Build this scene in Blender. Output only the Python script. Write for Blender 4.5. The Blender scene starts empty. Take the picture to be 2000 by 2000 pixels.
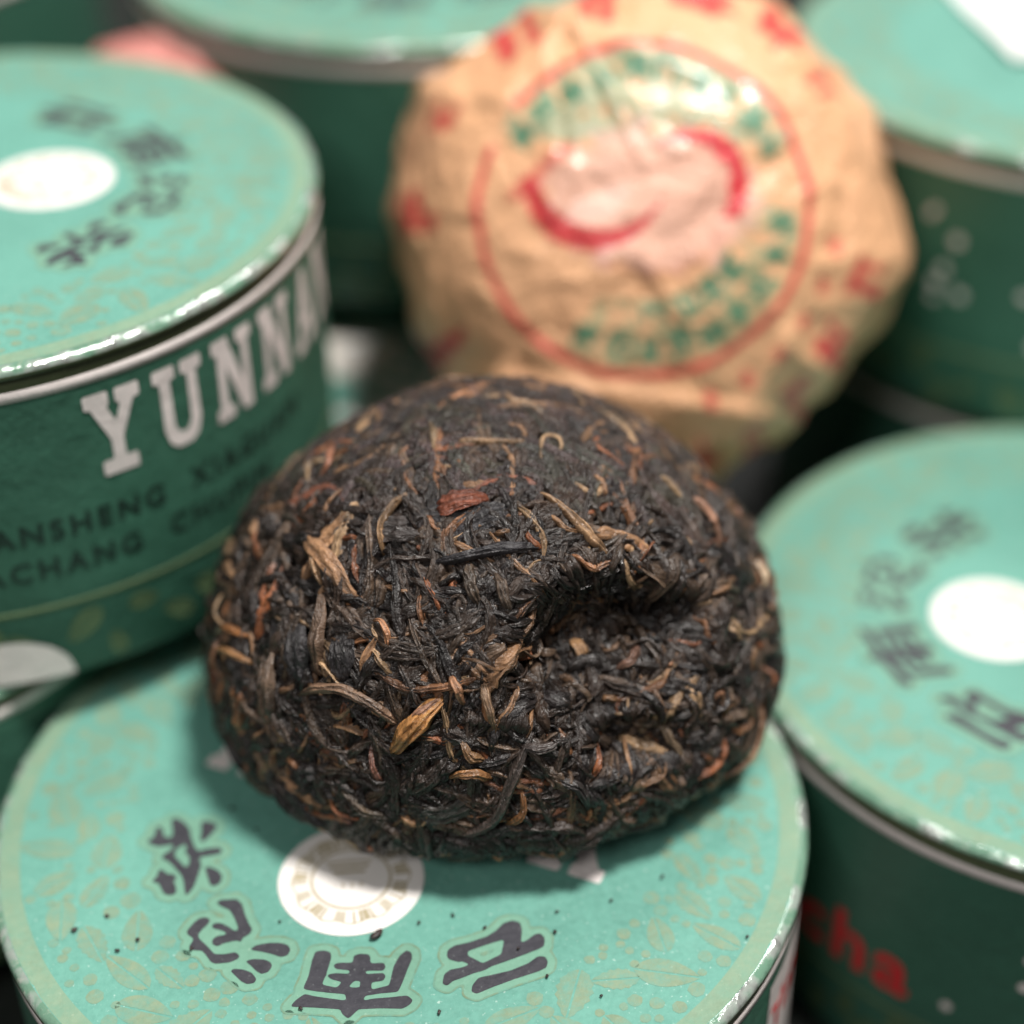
import bpy, math, random
import numpy as np
from mathutils import Vector, Matrix

random.seed(7)
rng = np.random.default_rng(11)
S = 0.046                      # one lid radius in metres; coordinates below are in lid radii
H = 1.087                      # height of the upper lids above the lid of the front box
BH = 0.92                      # height of a tea box
sc = bpy.context.scene
COL = sc.collection

# ------------------------------------------------------------------ camera
CAM = np.array([0.0, -3.26378, 3.21967])
FW = np.array([0.07092849, 0.80894996, -0.58358299])
RT = np.array([0.99520922, -0.09685853, -0.01330576])
UP = np.array([0.06728868, 0.57984341, 0.81194449])
FPX = 3552.5                   # focal length in pixels of the 2000 px photograph
cam_data = bpy.data.cameras.new('camera')
cam = bpy.data.objects.new('camera', cam_data)
COL.objects.link(cam)
m = Matrix.Identity(4)
for i in range(3):
    m[i][0], m[i][1], m[i][2], m[i][3] = RT[i], UP[i], -FW[i], CAM[i] * S
cam.matrix_world = m
cam_data.sensor_width = 36.0
cam_data.lens = FPX / 2000 * 36.0
cam_data.clip_start = 0.005
cam_data.clip_end = 20.0
cam_data.dof.use_dof = True
cam_data.dof.focus_distance = 4.02 * S
cam_data.dof.aperture_fstop = (cam_data.lens / 1000) / (0.205 * S)
sc.camera = cam

# ------------------------------------------------------------------ light
world = bpy.data.worlds.new('World')
sc.world = world
world.use_nodes = True
bg = world.node_tree.nodes['Background']
bg.inputs['Color'].default_value = (1.0, 0.97, 0.94, 1)
bg.inputs['Strength'].default_value = 0.155


def lamp(name, loc, target, size, power, color):
    d = bpy.data.lights.new(name, 'AREA')
    d.shape = 'DISK'
    d.size = size
    d.energy = power
    d.color = color
    o = bpy.data.objects.new(name, d)
    COL.objects.link(o)
    o.location = loc
    o.rotation_euler = (Vector(target) - Vector(loc)).to_track_quat('-Z', 'Y').to_euler()
    return o


TGT = (0.01, 0.02, 0.02)
lamp('ceiling_or_fill_lamp', (0.27, -0.10, 1.05), TGT, 0.20, 17.0, (1.0, 0.96, 0.91))
lamp('ceiling_or_fill_lamp', (0.40, 0.70, 1.00), TGT, 0.25, 4.0, (1.0, 0.97, 0.94))
lamp('ceiling_or_fill_lamp', (-0.45, -0.75, 0.95), TGT, 0.35, 4.5, (1.0, 0.98, 0.95))  # unseen fill added from the camera side to brighten walls and wrapped cake

sc.render.engine = 'CYCLES'
sc.cycles.use_denoising = True
sc.cycles.max_bounces = 6
sc.cycles.diffuse_bounces = 3
sc.cycles.caustics_reflective = False
sc.cycles.caustics_refractive = False
sc.view_settings.view_transform = 'Standard'
sc.view_settings.look = 'None'
sc.view_settings.exposure = 0.0
sc.view_settings.gamma = 1.0

# ------------------------------------------------------------------ helpers


def ray(px):
    return FW + (px[0] - 1000) / FPX * RT - (px[1] - 1000) / FPX * UP


def on_plane(px, z):
    d = ray(px)
    return CAM + d * (z - CAM[2]) / d[2]


def obj(name, me, parent=None, mats=()):
    o = bpy.data.objects.new(name, me)
    COL.objects.link(o)
    if parent is not None:
        o.parent = parent
    for mt in mats:
        if me is not None and len(me.materials) < len(mats):
            me.materials.append(mt)
    return o


def empty(name, loc, label, cat, group=None, rot=0.0):
    o = bpy.data.objects.new(name, None)
    COL.objects.link(o)
    o.empty_display_size = 0.01
    o.location = [c * S for c in loc]
    o.rotation_euler = (0, 0, rot)
    tag(o, label, cat, group)
    return o


def tag(o, label, cat, group=None):
    o['label'] = label
    o['category'] = cat
    if group:
        o['group'] = group


def mesh(name, verts, faces, mats=(), mat_idx=None, smooth=True, col=None, luv=None):
    """verts in lid radii; faces: list of tuples or an (n,4)/(n,3) array"""
    me = bpy.data.meshes.new(name)
    v = np.asarray(verts, dtype=np.float32) * S
    if isinstance(faces, np.ndarray):
        nf, k = faces.shape
        me.vertices.add(len(v))
        me.vertices.foreach_set('co', v.ravel())
        me.loops.add(nf * k)
        me.loops.foreach_set('vertex_index', faces.astype(np.int32).ravel())
        me.polygons.add(nf)
        me.polygons.foreach_set('loop_start', np.arange(0, nf * k, k, dtype=np.int32))
        me.update(calc_edges=True)
    else:
        me.from_pydata(v.tolist(), [], faces)
    if mat_idx is not None:
        me.polygons.foreach_set('material_index', np.asarray(mat_idx, dtype=np.int32))
    me.polygons.foreach_set('use_smooth', [smooth] * len(me.polygons))
    for mt in mats:
        me.materials.append(mt)
    if col is not None:
        a = me.attributes.new('col', 'FLOAT_COLOR', 'POINT')
        c = np.asarray(col, dtype=np.float32)
        if c.shape[1] == 3:
            c = np.hstack([c, np.ones((len(c), 1), np.float32)])
        a.data.foreach_set('color', c.ravel())
    if luv is not None:
        a = me.attributes.new('luv', 'FLOAT_VECTOR', 'POINT')
        a.data.foreach_set('vector', np.asarray(luv, dtype=np.float32).ravel())
    me.update()
    return me


def grid_faces(nu, nv, wrap_u=False):
    """quads of a grid stored as index u*nv+v"""
    us = np.arange(nu if wrap_u else nu - 1)
    vs = np.arange(nv - 1)
    U, V = np.meshgrid(us, vs, indexing='ij')
    U2 = (U + 1) % nu
    return np.stack([U * nv + V, U2 * nv + V, U2 * nv + V + 1, U * nv + V + 1], -1).reshape(-1, 4)


# numpy gradient noise
_perm = rng.permutation(256)
_perm = np.concatenate([_perm, _perm, _perm])
_grad = rng.normal(size=(256, 3))
_grad /= np.linalg.norm(_grad, axis=1)[:, None]


def noise(p):
    p = np.asarray(p, float)
    i = np.floor(p).astype(int)
    f = p - i
    w = f * f * f * (f * (f * 6 - 15) + 10)
    i &= 255
    out = 0
    for dx in (0, 1):
        for dy in (0, 1):
            for dz in (0, 1):
                h = _perm[_perm[_perm[(i[..., 0] + dx) & 255] + ((i[..., 1] + dy) & 255)] + ((i[..., 2] + dz) & 255)]
                g = _grad[h]
                d = f - np.array([dx, dy, dz])
                wt = (w[..., 0] if dx else 1 - w[..., 0]) * (w[..., 1] if dy else 1 - w[..., 1]) * (w[..., 2] if dz else 1 - w[..., 2])
                out = out + wt * (g * d).sum(-1)
    return out * 1.6


def fbm(p, o=3):
    s, a = 0, 1.0
    for k in range(o):
        s = s + a * noise(p * 2.0 ** k + 17.3 * k)
        a *= 0.5
    return s


def sstep(a, b, x):
    t = np.clip((x - a) / (b - a), 0, 1)
    return t * t * (3 - 2 * t)


# ------------------------------------------------------------------ materials


class NT:
    def __init__(self, name):
        self.m = bpy.data.materials.new(name)
        self.m.use_nodes = True
        self.t = self.m.node_tree
        self.b = self.t.nodes['Principled BSDF']

    def n(self, typ, **kw):
        nd = self.t.nodes.new(typ)
        for k, v in kw.items():
            if hasattr(nd, k):
                setattr(nd, k, v)
            else:
                nd.inputs[k.replace('_', ' ')].default_value = v
        return nd

    def l(self, a, b):
        self.t.links.new(a, b)

    def coord(self, scale, kind='Object'):
        tc = self.n('ShaderNodeTexCoord')
        mp = self.n('ShaderNodeMapping')
        mp.inputs['Scale'].default_value = (scale,) * 3 if not isinstance(scale, tuple) else scale
        self.l(tc.outputs[kind], mp.inputs['Vector'])
        return mp.outputs['Vector']

    def noise(self, vec, scale, detail=3.0, rough=0.55, dist=0.0):
        nd = self.n('ShaderNodeTexNoise')
        nd.inputs['Scale'].default_value = scale
        nd.inputs['Detail'].default_value = detail
        nd.inputs['Roughness'].default_value = rough
        nd.inputs['Distortion'].default_value = dist
        self.l(vec, nd.inputs['Vector'])
        return nd.outputs['Fac']

    def ramp(self, fac, stops):
        nd = self.n('ShaderNodeValToRGB')
        el = nd.color_ramp.elements
        while len(el) < len(stops):
            el.new(0.5)
        for e, (p, c) in zip(el, stops):
            e.position = p
            e.color = (c, c, c, 1) if isinstance(c, (int, float)) else (*c, 1)
        self.l(fac, nd.inputs['Fac'])
        return nd.outputs['Color']

    def mix(self, fac, a, b, mode='MIX'):
        nd = self.n('ShaderNodeMix', data_type='RGBA', blend_type=mode)
        for s, v in ((nd.inputs[0], fac), (nd.inputs[6], a), (nd.inputs[7], b)):
            if isinstance(v, (int, float)):
                s.default_value = v
            elif isinstance(v, tuple):
                s.default_value = (*v, 1)
            else:
                self.l(v, s)
        return nd.outputs[2]

    def bump(self, h, strength, dist):
        nd = self.n('ShaderNodeBump')
        nd.inputs['Strength'].default_value = strength
        nd.inputs['Distance'].default_value = dist * S
        self.l(h, nd.inputs['Height'])
        return nd

    def out(self, **kw):
        for k, v in kw.items():
            s = self.b.inputs[k.replace('_', ' ')]
            if isinstance(v, (int, float)):
                s.default_value = v
            elif isinstance(v, tuple):
                s.default_value = (*v, 1) if len(v) == 3 else v
            else:
                self.l(v, s)
        return self.m


def paper(name, base, flecks=0.5, rough=0.5, wob=0.5, stain=None, fleck_col=(0.75, 0.85, 0.8), coat=0.0, under=None):
    """printed board: fibre relief, pale flecks, slight unevenness"""
    t = NT(name)
    v = t.coord(1 / S)
    inf = t.n('ShaderNodeObjectInfo')
    sh = t.n('ShaderNodeVectorMath', operation='ADD')
    t.l(v, sh.inputs[0])
    rnd = t.n('ShaderNodeVectorMath', operation='SCALE')
    rnd.inputs[0].default_value = (31, 17, 5)
    t.l(inf.outputs['Random'], rnd.inputs['Scale'])
    t.l(rnd.outputs[0], sh.inputs[1])
    v = sh.outputs[0]
    big = t.noise(v, 3.0, 4, 0.6)
    fib = t.noise(v, 60.0, 4, 0.7)
    spk = t.noise(v, 95.0, 2, 0.5)
    c = t.mix(t.ramp(big, [(0.3, 0.0), (0.7, 1.0)]), tuple(x * 0.84 for x in base), tuple(min(1, x * 1.10) for x in base))
    c = t.mix(t.ramp(fib, [(0.35, 0.0), (0.7, 0.5)]), c, tuple(min(1, x * 1.25 + 0.01) for x in base))
    f = t.ramp(spk, [(0.66, 0.0), (0.76, flecks)])
    c = t.mix(f, c, fleck_col)
    if stain:
        sn = t.noise(v, 7.0, 5, 0.65)
        c = t.mix(t.ramp(sn, [(0.55, 0.0), (0.8, 0.7)]), c, stain)
    if under:           # thin ink: the board shows through in patches
        wn = t.noise(v, 26.0, 5, 0.7)
        c = t.mix(t.ramp(wn, [(0.38, 0.05), (0.66, 0.80)]), c, under)
    r = t.ramp(fib, [(0.3, rough - 0.08), (0.7, rough + 0.1)])
    b1 = t.bump(fib, 0.35, 0.006)
    b2 = t.bump(big, wob, 0.05)
    t.l(b1.outputs[0], b2.inputs['Normal'])
    return t.out(Base_Color=c, Roughness=r, Normal=b2.outputs[0], Specular_IOR_Level=0.35, Coat_Weight=coat, Coat_Roughness=0.25)


M = {}
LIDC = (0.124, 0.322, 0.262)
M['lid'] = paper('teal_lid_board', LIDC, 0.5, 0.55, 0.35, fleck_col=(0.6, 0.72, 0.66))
M['olive'] = paper('olive_print', (0.205, 0.300, 0.205), 0.35, 0.55, 0.35, fleck_col=(0.45, 0.52, 0.38), under=(0.17, 0.32, 0.23))
M['leafprint'] = paper('olive_leaf_print', (0.200, 0.270, 0.175), 0.35, 0.55, 0.35, fleck_col=(0.4, 0.55, 0.45), under=LIDC)
M['halo'] = paper('pale_green_print', (0.160, 0.325, 0.240), 0.35, 0.55, 0.35, fleck_col=(0.5, 0.62, 0.5), under=(0.16, 0.34, 0.25))
M['haloline'] = paper('olive_outline_print', (0.165, 0.240, 0.150), 0.3, 0.55, 0.35, fleck_col=(0.4, 0.5, 0.35), under=LIDC)
M['ink'] = paper('charcoal_ink', (0.045, 0.045, 0.055), 0.35, 0.5, 0.35, fleck_col=(0.25, 0.28, 0.28))
M['white'] = paper('white_print', (0.74, 0.68, 0.66), 0.2, 0.55, 0.25, fleck_col=(0.85, 0.8, 0.78))
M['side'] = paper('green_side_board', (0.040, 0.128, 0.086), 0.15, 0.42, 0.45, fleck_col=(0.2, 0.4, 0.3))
M['blackink'] = paper('black_side_ink', (0.012, 0.03, 0.022), 0.1, 0.5, 0.2)
M['band'] = paper('dark_olive_band', (0.075, 0.095, 0.045), 0.4, 0.4, 0.3, fleck_col=(0.35, 0.38, 0.25))
M['red'] = paper('red_print', (0.60, 0.03, 0.035), 0.1, 0.45, 0.3, fleck_col=(0.6, 0.2, 0.2))
M['side_olive'] = paper('brown_olive_side_print', (0.085, 0.135, 0.065), 0.2, 0.45, 0.3, fleck_col=(0.25, 0.3, 0.2))
M['card'] = paper('white_card', (0.86, 0.85, 0.83), 0.1, 0.5, 0.3)

# scuffed, varnished lid edge: pale paper, plus glints painted as white metallic patches
t = NT('scuffed_glint_lid_rim')
v = t.coord(1 / S)
n1 = t.noise(v, 38.0, 4, 0.7)
n2 = t.noise(v, 9.0, 3, 0.6)
c = t.mix(t.ramp(n1, [(0.56, 0.0), (0.72, 1.0)]), (0.14, 0.27, 0.19), (0.36, 0.42, 0.33))
c = t.mix(t.ramp(n2, [(0.48, 0.0), (0.64, 0.9)]), c, (0.80, 0.84, 0.80))
bp_ = t.bump(n1, 0.25, 0.010)
bq_ = t.bump(n2, 0.7, 0.03)
t.l(bp_.outputs[0], bq_.inputs['Normal'])
M['rim'] = t.out(Base_Color=c, Roughness=0.16, Metallic=t.ramp(n2, [(0.48, 0.0), (0.64, 0.8)]), Normal=bq_.outputs[0], Specular_IOR_Level=0.6, Coat_Weight=1.0, Coat_Roughness=0.08)

# seal sticker, wrappers: painted colours on the sheet itself
t = NT('sticker_paper')
a = t.n('ShaderNodeAttribute', attribute_name='col')
v = t.coord(1 / S)
fib = t.noise(v, 70.0, 4, 0.7)
c = t.mix(t.ramp(fib, [(0.4, 0.0), (0.75, 0.25)]), a.outputs['Color'], (0.9, 0.87, 0.83))
M['sticker'] = t.out(Base_Color=c, Roughness=0.5, Normal=t.bump(fib, 0.15, 0.004).outputs[0])


def wrapper_mat(name, rough):
    t = NT(name)
    a = t.n('ShaderNodeAttribute', attribute_name='col')
    v = t.coord(1 / S)
    f1 = t.noise(v, 5.0, 6, 0.62, 0.6)
    f2 = t.noise(v, 42.0, 3, 0.6)
    vo = t.n('ShaderNodeTexVoronoi', feature='DISTANCE_TO_EDGE')
    vo.inputs['Scale'].default_value = 4.5
    t.l(v, vo.inputs['Vector'])
    c = t.mix(t.ramp(f1, [(0.3, 0.0), (0.7, 1.0)]), a.outputs['Color'], (0.9, 0.9, 0.9), 'MULTIPLY')
    c = t.mix(0.5, c, a.outputs['Color'])
    b1 = t.bump(f2, 0.55, 0.014)
    b2 = t.bump(f1, 0.55, 0.07)
    b3 = t.bump(t.ramp(vo.outputs['Distance'], [(0.0, 0.0), (0.12, 1.0)]), 0.25, 0.02)
    t.l(b1.outputs[0], b2.inputs['Normal'])
    t.l(b2.outputs[0], b3.inputs['Normal'])
    return t.out(Base_Color=c, Roughness=rough, Normal=b3.outputs[0], Coat_Weight=a.outputs['Alpha'], Coat_Roughness=0.16, Specular_IOR_Level=0.45)


M['wrap'] = wrapper_mat('tan_wrapper_paper', 0.42)

# tea leaves: colour per leaf, streaks along the leaf, wrinkle relief
def tea_mat(name, weave=False):
    t = NT(name)
    a = t.n('ShaderNodeAttribute', attribute_name='col')
    lu = t.n('ShaderNodeAttribute', attribute_name='luv')
    mp = t.n('ShaderNodeMapping')
    mp.inputs['Scale'].default_value = (26.0, 85.0, 1.0)
    t.l(lu.outputs['Vector'], mp.inputs['Vector'])
    st = t.noise(mp.outputs['Vector'], 1.0, 4, 0.65, 0.5)
    v = t.coord(1 / S)
    fine = t.noise(v, 85.0, 4, 0.65)
    mid = t.noise(v, 24.0, 4, 0.6, 0.8)
    c = t.mix(t.ramp(st, [(0.38, 0.0), (0.66, 1.0)]), t.mix(0.48, a.outputs['Color'], (0.012, 0.009, 0.008)), a.outputs['Color'])
    dust = t.ramp(fine, [(0.64, 0.0), (0.80, 0.30)])
    c = t.mix(dust, c, (0.15, 0.095, 0.062))
    b1 = t.bump(st, 0.9, 0.018)
    b2 = t.bump(fine, 0.30, 0.006)
    b3 = t.bump(mid, 0.45, 0.018)
    t.l(b1.outputs[0], b2.inputs['Normal'])
    t.l(b2.outputs[0], b3.inputs['Normal'])
    nrm = b3.outputs[0]
    # press-cloth imprint, only where the luv z channel says the cloth was
    sep = t.n('ShaderNodeSeparateXYZ')
    t.l(lu.outputs['Vector'], sep.inputs[0])
    w = None
    for ang in (0.5, 0.5 + math.pi / 2):
        mpp = t.n('ShaderNodeMapping')
        mpp.inputs['Rotation'].default_value = (0.3, 0.0, ang)
        t.l(v, mpp.inputs['Vector'])
        wv = t.n('ShaderNodeTexWave', wave_type='BANDS', bands_direction='X')
        wv.inputs['Scale'].default_value = 22.0
        wv.inputs['Distortion'].default_value = 0.6
        wv.inputs['Detail'].default_value = 1.0
        t.l(mpp.outputs['Vector'], wv.inputs['Vector'])
        w = wv.outputs['Fac'] if w is None else t.mix(1.0, w, wv.outputs['Fac'], 'MULTIPLY')
    wm = t.mix(1.0, w, sep.outputs[2], 'MULTIPLY')
    b4 = t.bump(wm, 0.35, 0.012)
    t.l(nrm, b4.inputs['Normal'])
    r = t.ramp(st, [(0.3, 0.20), (0.7, 0.46)])
    return t.out(Base_Color=c, Roughness=r, Normal=b4.outputs[0], Specular_IOR_Level=0.55)


M['tea'] = tea_mat('pressed_tea')

# ------------------------------------------------------------------ flat print from outlines
# outlines of the four lid characters, in lid coordinates of the front box
GLYPHS = {
 'yun': ([[(0.0774, -0.4988), (0.0812, -0.4819), (0.0972, -0.4714), (0.1316, -0.4655), (0.1735, -0.4524), (0.1954, -0.4371), (0.2144, -0.4168), (0.2356, -0.411), (0.2521, -0.4187), (0.2552, -0.4391), (0.2504, -0.4696), (0.2448, -0.491), (0.2171, -0.4967), (0.2116, -0.4654), (0.1715, -0.4764), (0.1262, -0.4911), (0.1229, -0.5124), (0.1037, -0.5211), (0.081, -0.51)], [(0.2116, -0.4654), (0.2479, -0.4605), (0.2457, -0.4823), (0.2636, -0.4733), (0.2824, -0.4577), (0.2961, -0.4569), (0.3041, -0.4711), (0.3004, -0.4948), (0.2877, -0.5022), (0.228, -0.5238), (0.1591, -0.5421), (0.1568, -0.5298), (0.2008, -0.5079)], [(0.1189, -0.499), (0.1568, -0.5298), (0.1937, -0.5308), (0.1584, -0.5505), (0.1074, -0.5619), (0.1128, -0.5349), (0.1299, -0.5303), (0.1074, -0.5172)], [(0.228, -0.5238), (0.1588, -0.5463), (0.1036, -0.5678), (0.0867, -0.5723), (0.0725, -0.5854), (0.0621, -0.578), (0.0682, -0.5513), (0.0823, -0.5401), (0.1262, -0.5342), (0.1568, -0.5298), (0.2054, -0.5127)], [(0.1245, -0.6077), (0.1285, -0.5894), (0.1434, -0.57), (0.1739, -0.5649), (0.218, -0.557), (0.26, -0.5402), (0.2821, -0.5232), (0.2987, -0.5251), (0.3037, -0.5407), (0.2985, -0.5572), (0.2808, -0.5659), (0.2222, -0.5828), (0.1707, -0.6003), (0.1365, -0.6144)]],
   []),
 'nan': ([[(-0.2189, -0.4544), (-0.1994, -0.453), (-0.184, -0.4608), (-0.1829, -0.477), (-0.1936, -0.5165), (-0.2057, -0.5532), (-0.2108, -0.5714), (-0.2476, -0.5591), (-0.2352, -0.5247), (-0.2265, -0.4787)], [(-0.2476, -0.5591), (-0.2073, -0.5509), (-0.1744, -0.5628), (-0.1515, -0.5695), (-0.1486, -0.5852), (-0.1977, -0.5741)], [(-0.0118, -0.4726), (-0.0015, -0.4815), (-0.0007, -0.4989), (-0.0141, -0.5318), (-0.0257, -0.5643), (-0.0368, -0.5902), (-0.0595, -0.5815), (-0.0537, -0.5613), (-0.0434, -0.5158), (-0.0287, -0.4873)], [(-0.0368, -0.5902), (-0.0557, -0.5694), (-0.0957, -0.5776), (-0.1187, -0.5772), (-0.1192, -0.5937), (-0.0764, -0.5901)], [(-0.1325, -0.476), (-0.119, -0.4718), (-0.0989, -0.4753), (-0.0945, -0.4844), (-0.0957, -0.5015), (-0.1071, -0.5217), (-0.1079, -0.547), (-0.1146, -0.5505), (-0.1444, -0.5472), (-0.142, -0.5179), (-0.1348, -0.4973)], [(-0.1765, -0.4949), (-0.1631, -0.4933), (-0.1331, -0.4966), (-0.0931, -0.5027), (-0.0647, -0.504), (-0.0612, -0.516), (-0.0656, -0.5262), (-0.1071, -0.5225), (-0.1469, -0.5165), (-0.1735, -0.5102), (-0.1783, -0.502)], [(-0.1903, -0.5232), (-0.1737, -0.5221), (-0.1406, -0.5286), (-0.1074, -0.5322), (-0.0659, -0.5338), (-0.0623, -0.5435), (-0.0684, -0.5555), (-0.095, -0.5568), (-0.1144, -0.5442), (-0.1443, -0.543), (-0.1642, -0.5472), (-0.1839, -0.5387), (-0.1921, -0.5294)], [(-0.1441, -0.5346), (-0.1311, -0.5466), (-0.1481, -0.5657), (-0.1486, -0.5844), (-0.1745, -0.567), (-0.161, -0.5496)], [(-0.116, -0.5419), (-0.0949, -0.5547), (-0.0955, -0.5735), (-0.1091, -0.5845), (-0.1216, -0.5623)], [(-0.1498, -0.5655), (-0.1119, -0.5696), (-0.1076, -0.5888), (-0.1198, -0.6122), (-0.1268, -0.6299), (-0.1492, -0.653), (-0.1628, -0.6361), (-0.1658, -0.6236), (-0.1508, -0.6089), (-0.1535, -0.5838)], [(-0.2764, -0.6055), (-0.2634, -0.5884), (-0.2437, -0.5732), (-0.2208, -0.5827), (-0.162, -0.5994), (-0.1229, -0.6078), (-0.0933, -0.6028), (-0.0506, -0.6033), (-0.0176, -0.6019), (-0.0046, -0.6165), (-0.0124, -0.628), (-0.0292, -0.6376), (-0.0779, -0.6311), (-0.1268, -0.6286), (-0.1658, -0.6244), (-0.2243, -0.6132)]],
   []),
 'tuo': ([[(-0.45, -0.2813), (-0.4368, -0.2742), (-0.4014, -0.2759), (-0.3882, -0.2924), (-0.381, -0.325), (-0.3709, -0.3555), (-0.3626, -0.3731), (-0.3687, -0.3869), (-0.3842, -0.3955), (-0.3885, -0.4135), (-0.395, -0.4025), (-0.4044, -0.4036), (-0.4263, -0.4073), (-0.4416, -0.4158), (-0.4528, -0.4085), (-0.4548, -0.396), (-0.4458, -0.3847), (-0.4239, -0.3829), (-0.4209, -0.3771), (-0.437, -0.367), (-0.4529, -0.3612), (-0.4574, -0.3524), (-0.4504, -0.3439), (-0.4345, -0.3465), (-0.415, -0.3611), (-0.4053, -0.3726), (-0.3958, -0.3736), (-0.3961, -0.3611), (-0.4064, -0.3307), (-0.4165, -0.3085), (-0.4361, -0.2957)], [(-0.5124, -0.3712), (-0.5129, -0.3608), (-0.4982, -0.3375), (-0.486, -0.3254), (-0.4702, -0.3237), (-0.4603, -0.3332), (-0.4646, -0.3453), (-0.4782, -0.3605), (-0.487, -0.3761), (-0.4833, -0.3888), (-0.4669, -0.409), (-0.4471, -0.4375), (-0.4253, -0.4399), (-0.4004, -0.4365), (-0.3893, -0.4478), (-0.3937, -0.4574), (-0.4121, -0.4654), (-0.443, -0.466), (-0.454, -0.4608), (-0.4657, -0.4395), (-0.4756, -0.4243), (-0.5039, -0.4192), (-0.506, -0.4068), (-0.4987, -0.3953), (-0.4976, -0.3852)], [(-0.3687, -0.4331), (-0.3539, -0.4213), (-0.3258, -0.4174), (-0.2975, -0.4205), (-0.2802, -0.4293), (-0.2749, -0.4441), (-0.2817, -0.4595), (-0.2973, -0.4627), (-0.316, -0.4518), (-0.3411, -0.4418)], [(-0.3786, -0.465), (-0.3595, -0.4611), (-0.3345, -0.465), (-0.3189, -0.4755), (-0.3163, -0.4878), (-0.3248, -0.5027), (-0.3401, -0.5069), (-0.3527, -0.4957), (-0.3653, -0.4784)], [(-0.4108, -0.4894), (-0.4023, -0.4844), (-0.3805, -0.4895), (-0.3618, -0.5006), (-0.3507, -0.5195), (-0.3551, -0.5308), (-0.3719, -0.5321), (-0.386, -0.5216), (-0.3987, -0.5045)]],
   []),
 'cha': ([[(-0.6265, -0.0665), (-0.6075, -0.0524), (-0.6052, -0.034), (-0.6029, -0.0179), (-0.5929, -0.0167), (-0.587, -0.0314), (-0.5843, -0.0503), (-0.567, -0.0615), (-0.5613, -0.0435), (-0.5659, -0.0196), (-0.5689, 0.0043), (-0.5556, 0.0076), (-0.5363, -0.0088), (-0.5216, -0.0339), (-0.517, -0.0624), (-0.5072, -0.0957), (-0.4948, -0.1153), (-0.4938, -0.1381), (-0.4881, -0.1567), (-0.4948, -0.1916), (-0.5031, -0.2258), (-0.515, -0.2484), (-0.5211, -0.2542), (-0.5256, -0.2277), (-0.5283, -0.2055), (-0.5341, -0.1873), (-0.5554, -0.1538), (-0.5695, -0.1365), (-0.5865, -0.1256), (-0.5775, -0.1108), (-0.5616, -0.0989), (-0.5593, -0.0808), (-0.5789, -0.0855), (-0.5988, -0.0856)], [(-0.4958, -0.0109), (-0.4755, -0.0131), (-0.4548, -0.0272), (-0.4576, -0.0433), (-0.4766, -0.0715), (-0.4911, -0.0837), (-0.4958, -0.074), (-0.4926, -0.0465)], [(-0.5015, -0.1123), (-0.4786, -0.1057), (-0.4489, -0.103), (-0.4386, -0.1147), (-0.4416, -0.1257), (-0.4613, -0.129), (-0.4973, -0.1332)], [(-0.4813, -0.1642), (-0.4631, -0.1684), (-0.4463, -0.1814), (-0.4376, -0.1979), (-0.4402, -0.2196), (-0.4544, -0.2312), (-0.466, -0.2233), (-0.4718, -0.1985)], [(-0.6065, -0.1991), (-0.5927, -0.1852), (-0.5893, -0.1612), (-0.5812, -0.1608), (-0.5705, -0.1766), (-0.554, -0.1807), (-0.5437, -0.1906), (-0.5512, -0.203), (-0.5433, -0.2301), (-0.5442, -0.243), (-0.5568, -0.2481), (-0.5716, -0.2422), (-0.5809, -0.2216), (-0.5866, -0.2057)]],
   [[(-0.5517, -0.1), (-0.5326, -0.0837), (-0.5256, -0.0914), (-0.5296, -0.1115), (-0.5172, -0.131), (-0.5192, -0.1578), (-0.5256, -0.1615), (-0.5396, -0.1421), (-0.5538, -0.1224)]]),
}


def sdf_polys(polys, holes, X, Y):
    def sd(P):
        P = np.asarray(P, float)
        a, b = P, np.roll(P, -1, 0)
        d = np.full(X.shape, 1e9)
        ins = np.zeros(X.shape, bool)
        for (ax, ay), (bx, by) in zip(a, b):
            ex, ey = bx - ax, by - ay
            t_ = np.clip(((X - ax) * ex + (Y - ay) * ey) / (ex * ex + ey * ey + 1e-12), 0, 1)
            d = np.minimum(d, np.hypot(X - ax - t_ * ex, Y - ay - t_ * ey))
            if by != ay:
                c_ = ((ay > Y) != (by > Y)) & (X < (bx - ax) * (Y - ay) / (by - ay) + ax)
                ins ^= c_
        return np.where(ins, -d, d)
    s = np.minimum.reduce([sd(P) for P in polys])
    for h in holes:
        s = np.maximum(s, -sd(h))
    return s


def blur(a, n):
    for _ in range(n):
        p = np.pad(a, 1, mode='edge')
        a = (p[:-2, 1:-1] + p[2:, 1:-1] + p[1:-1, :-2] + p[1:-1, 2:] + 4 * p[1:-1, 1:-1]) / 8
    return a


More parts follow.
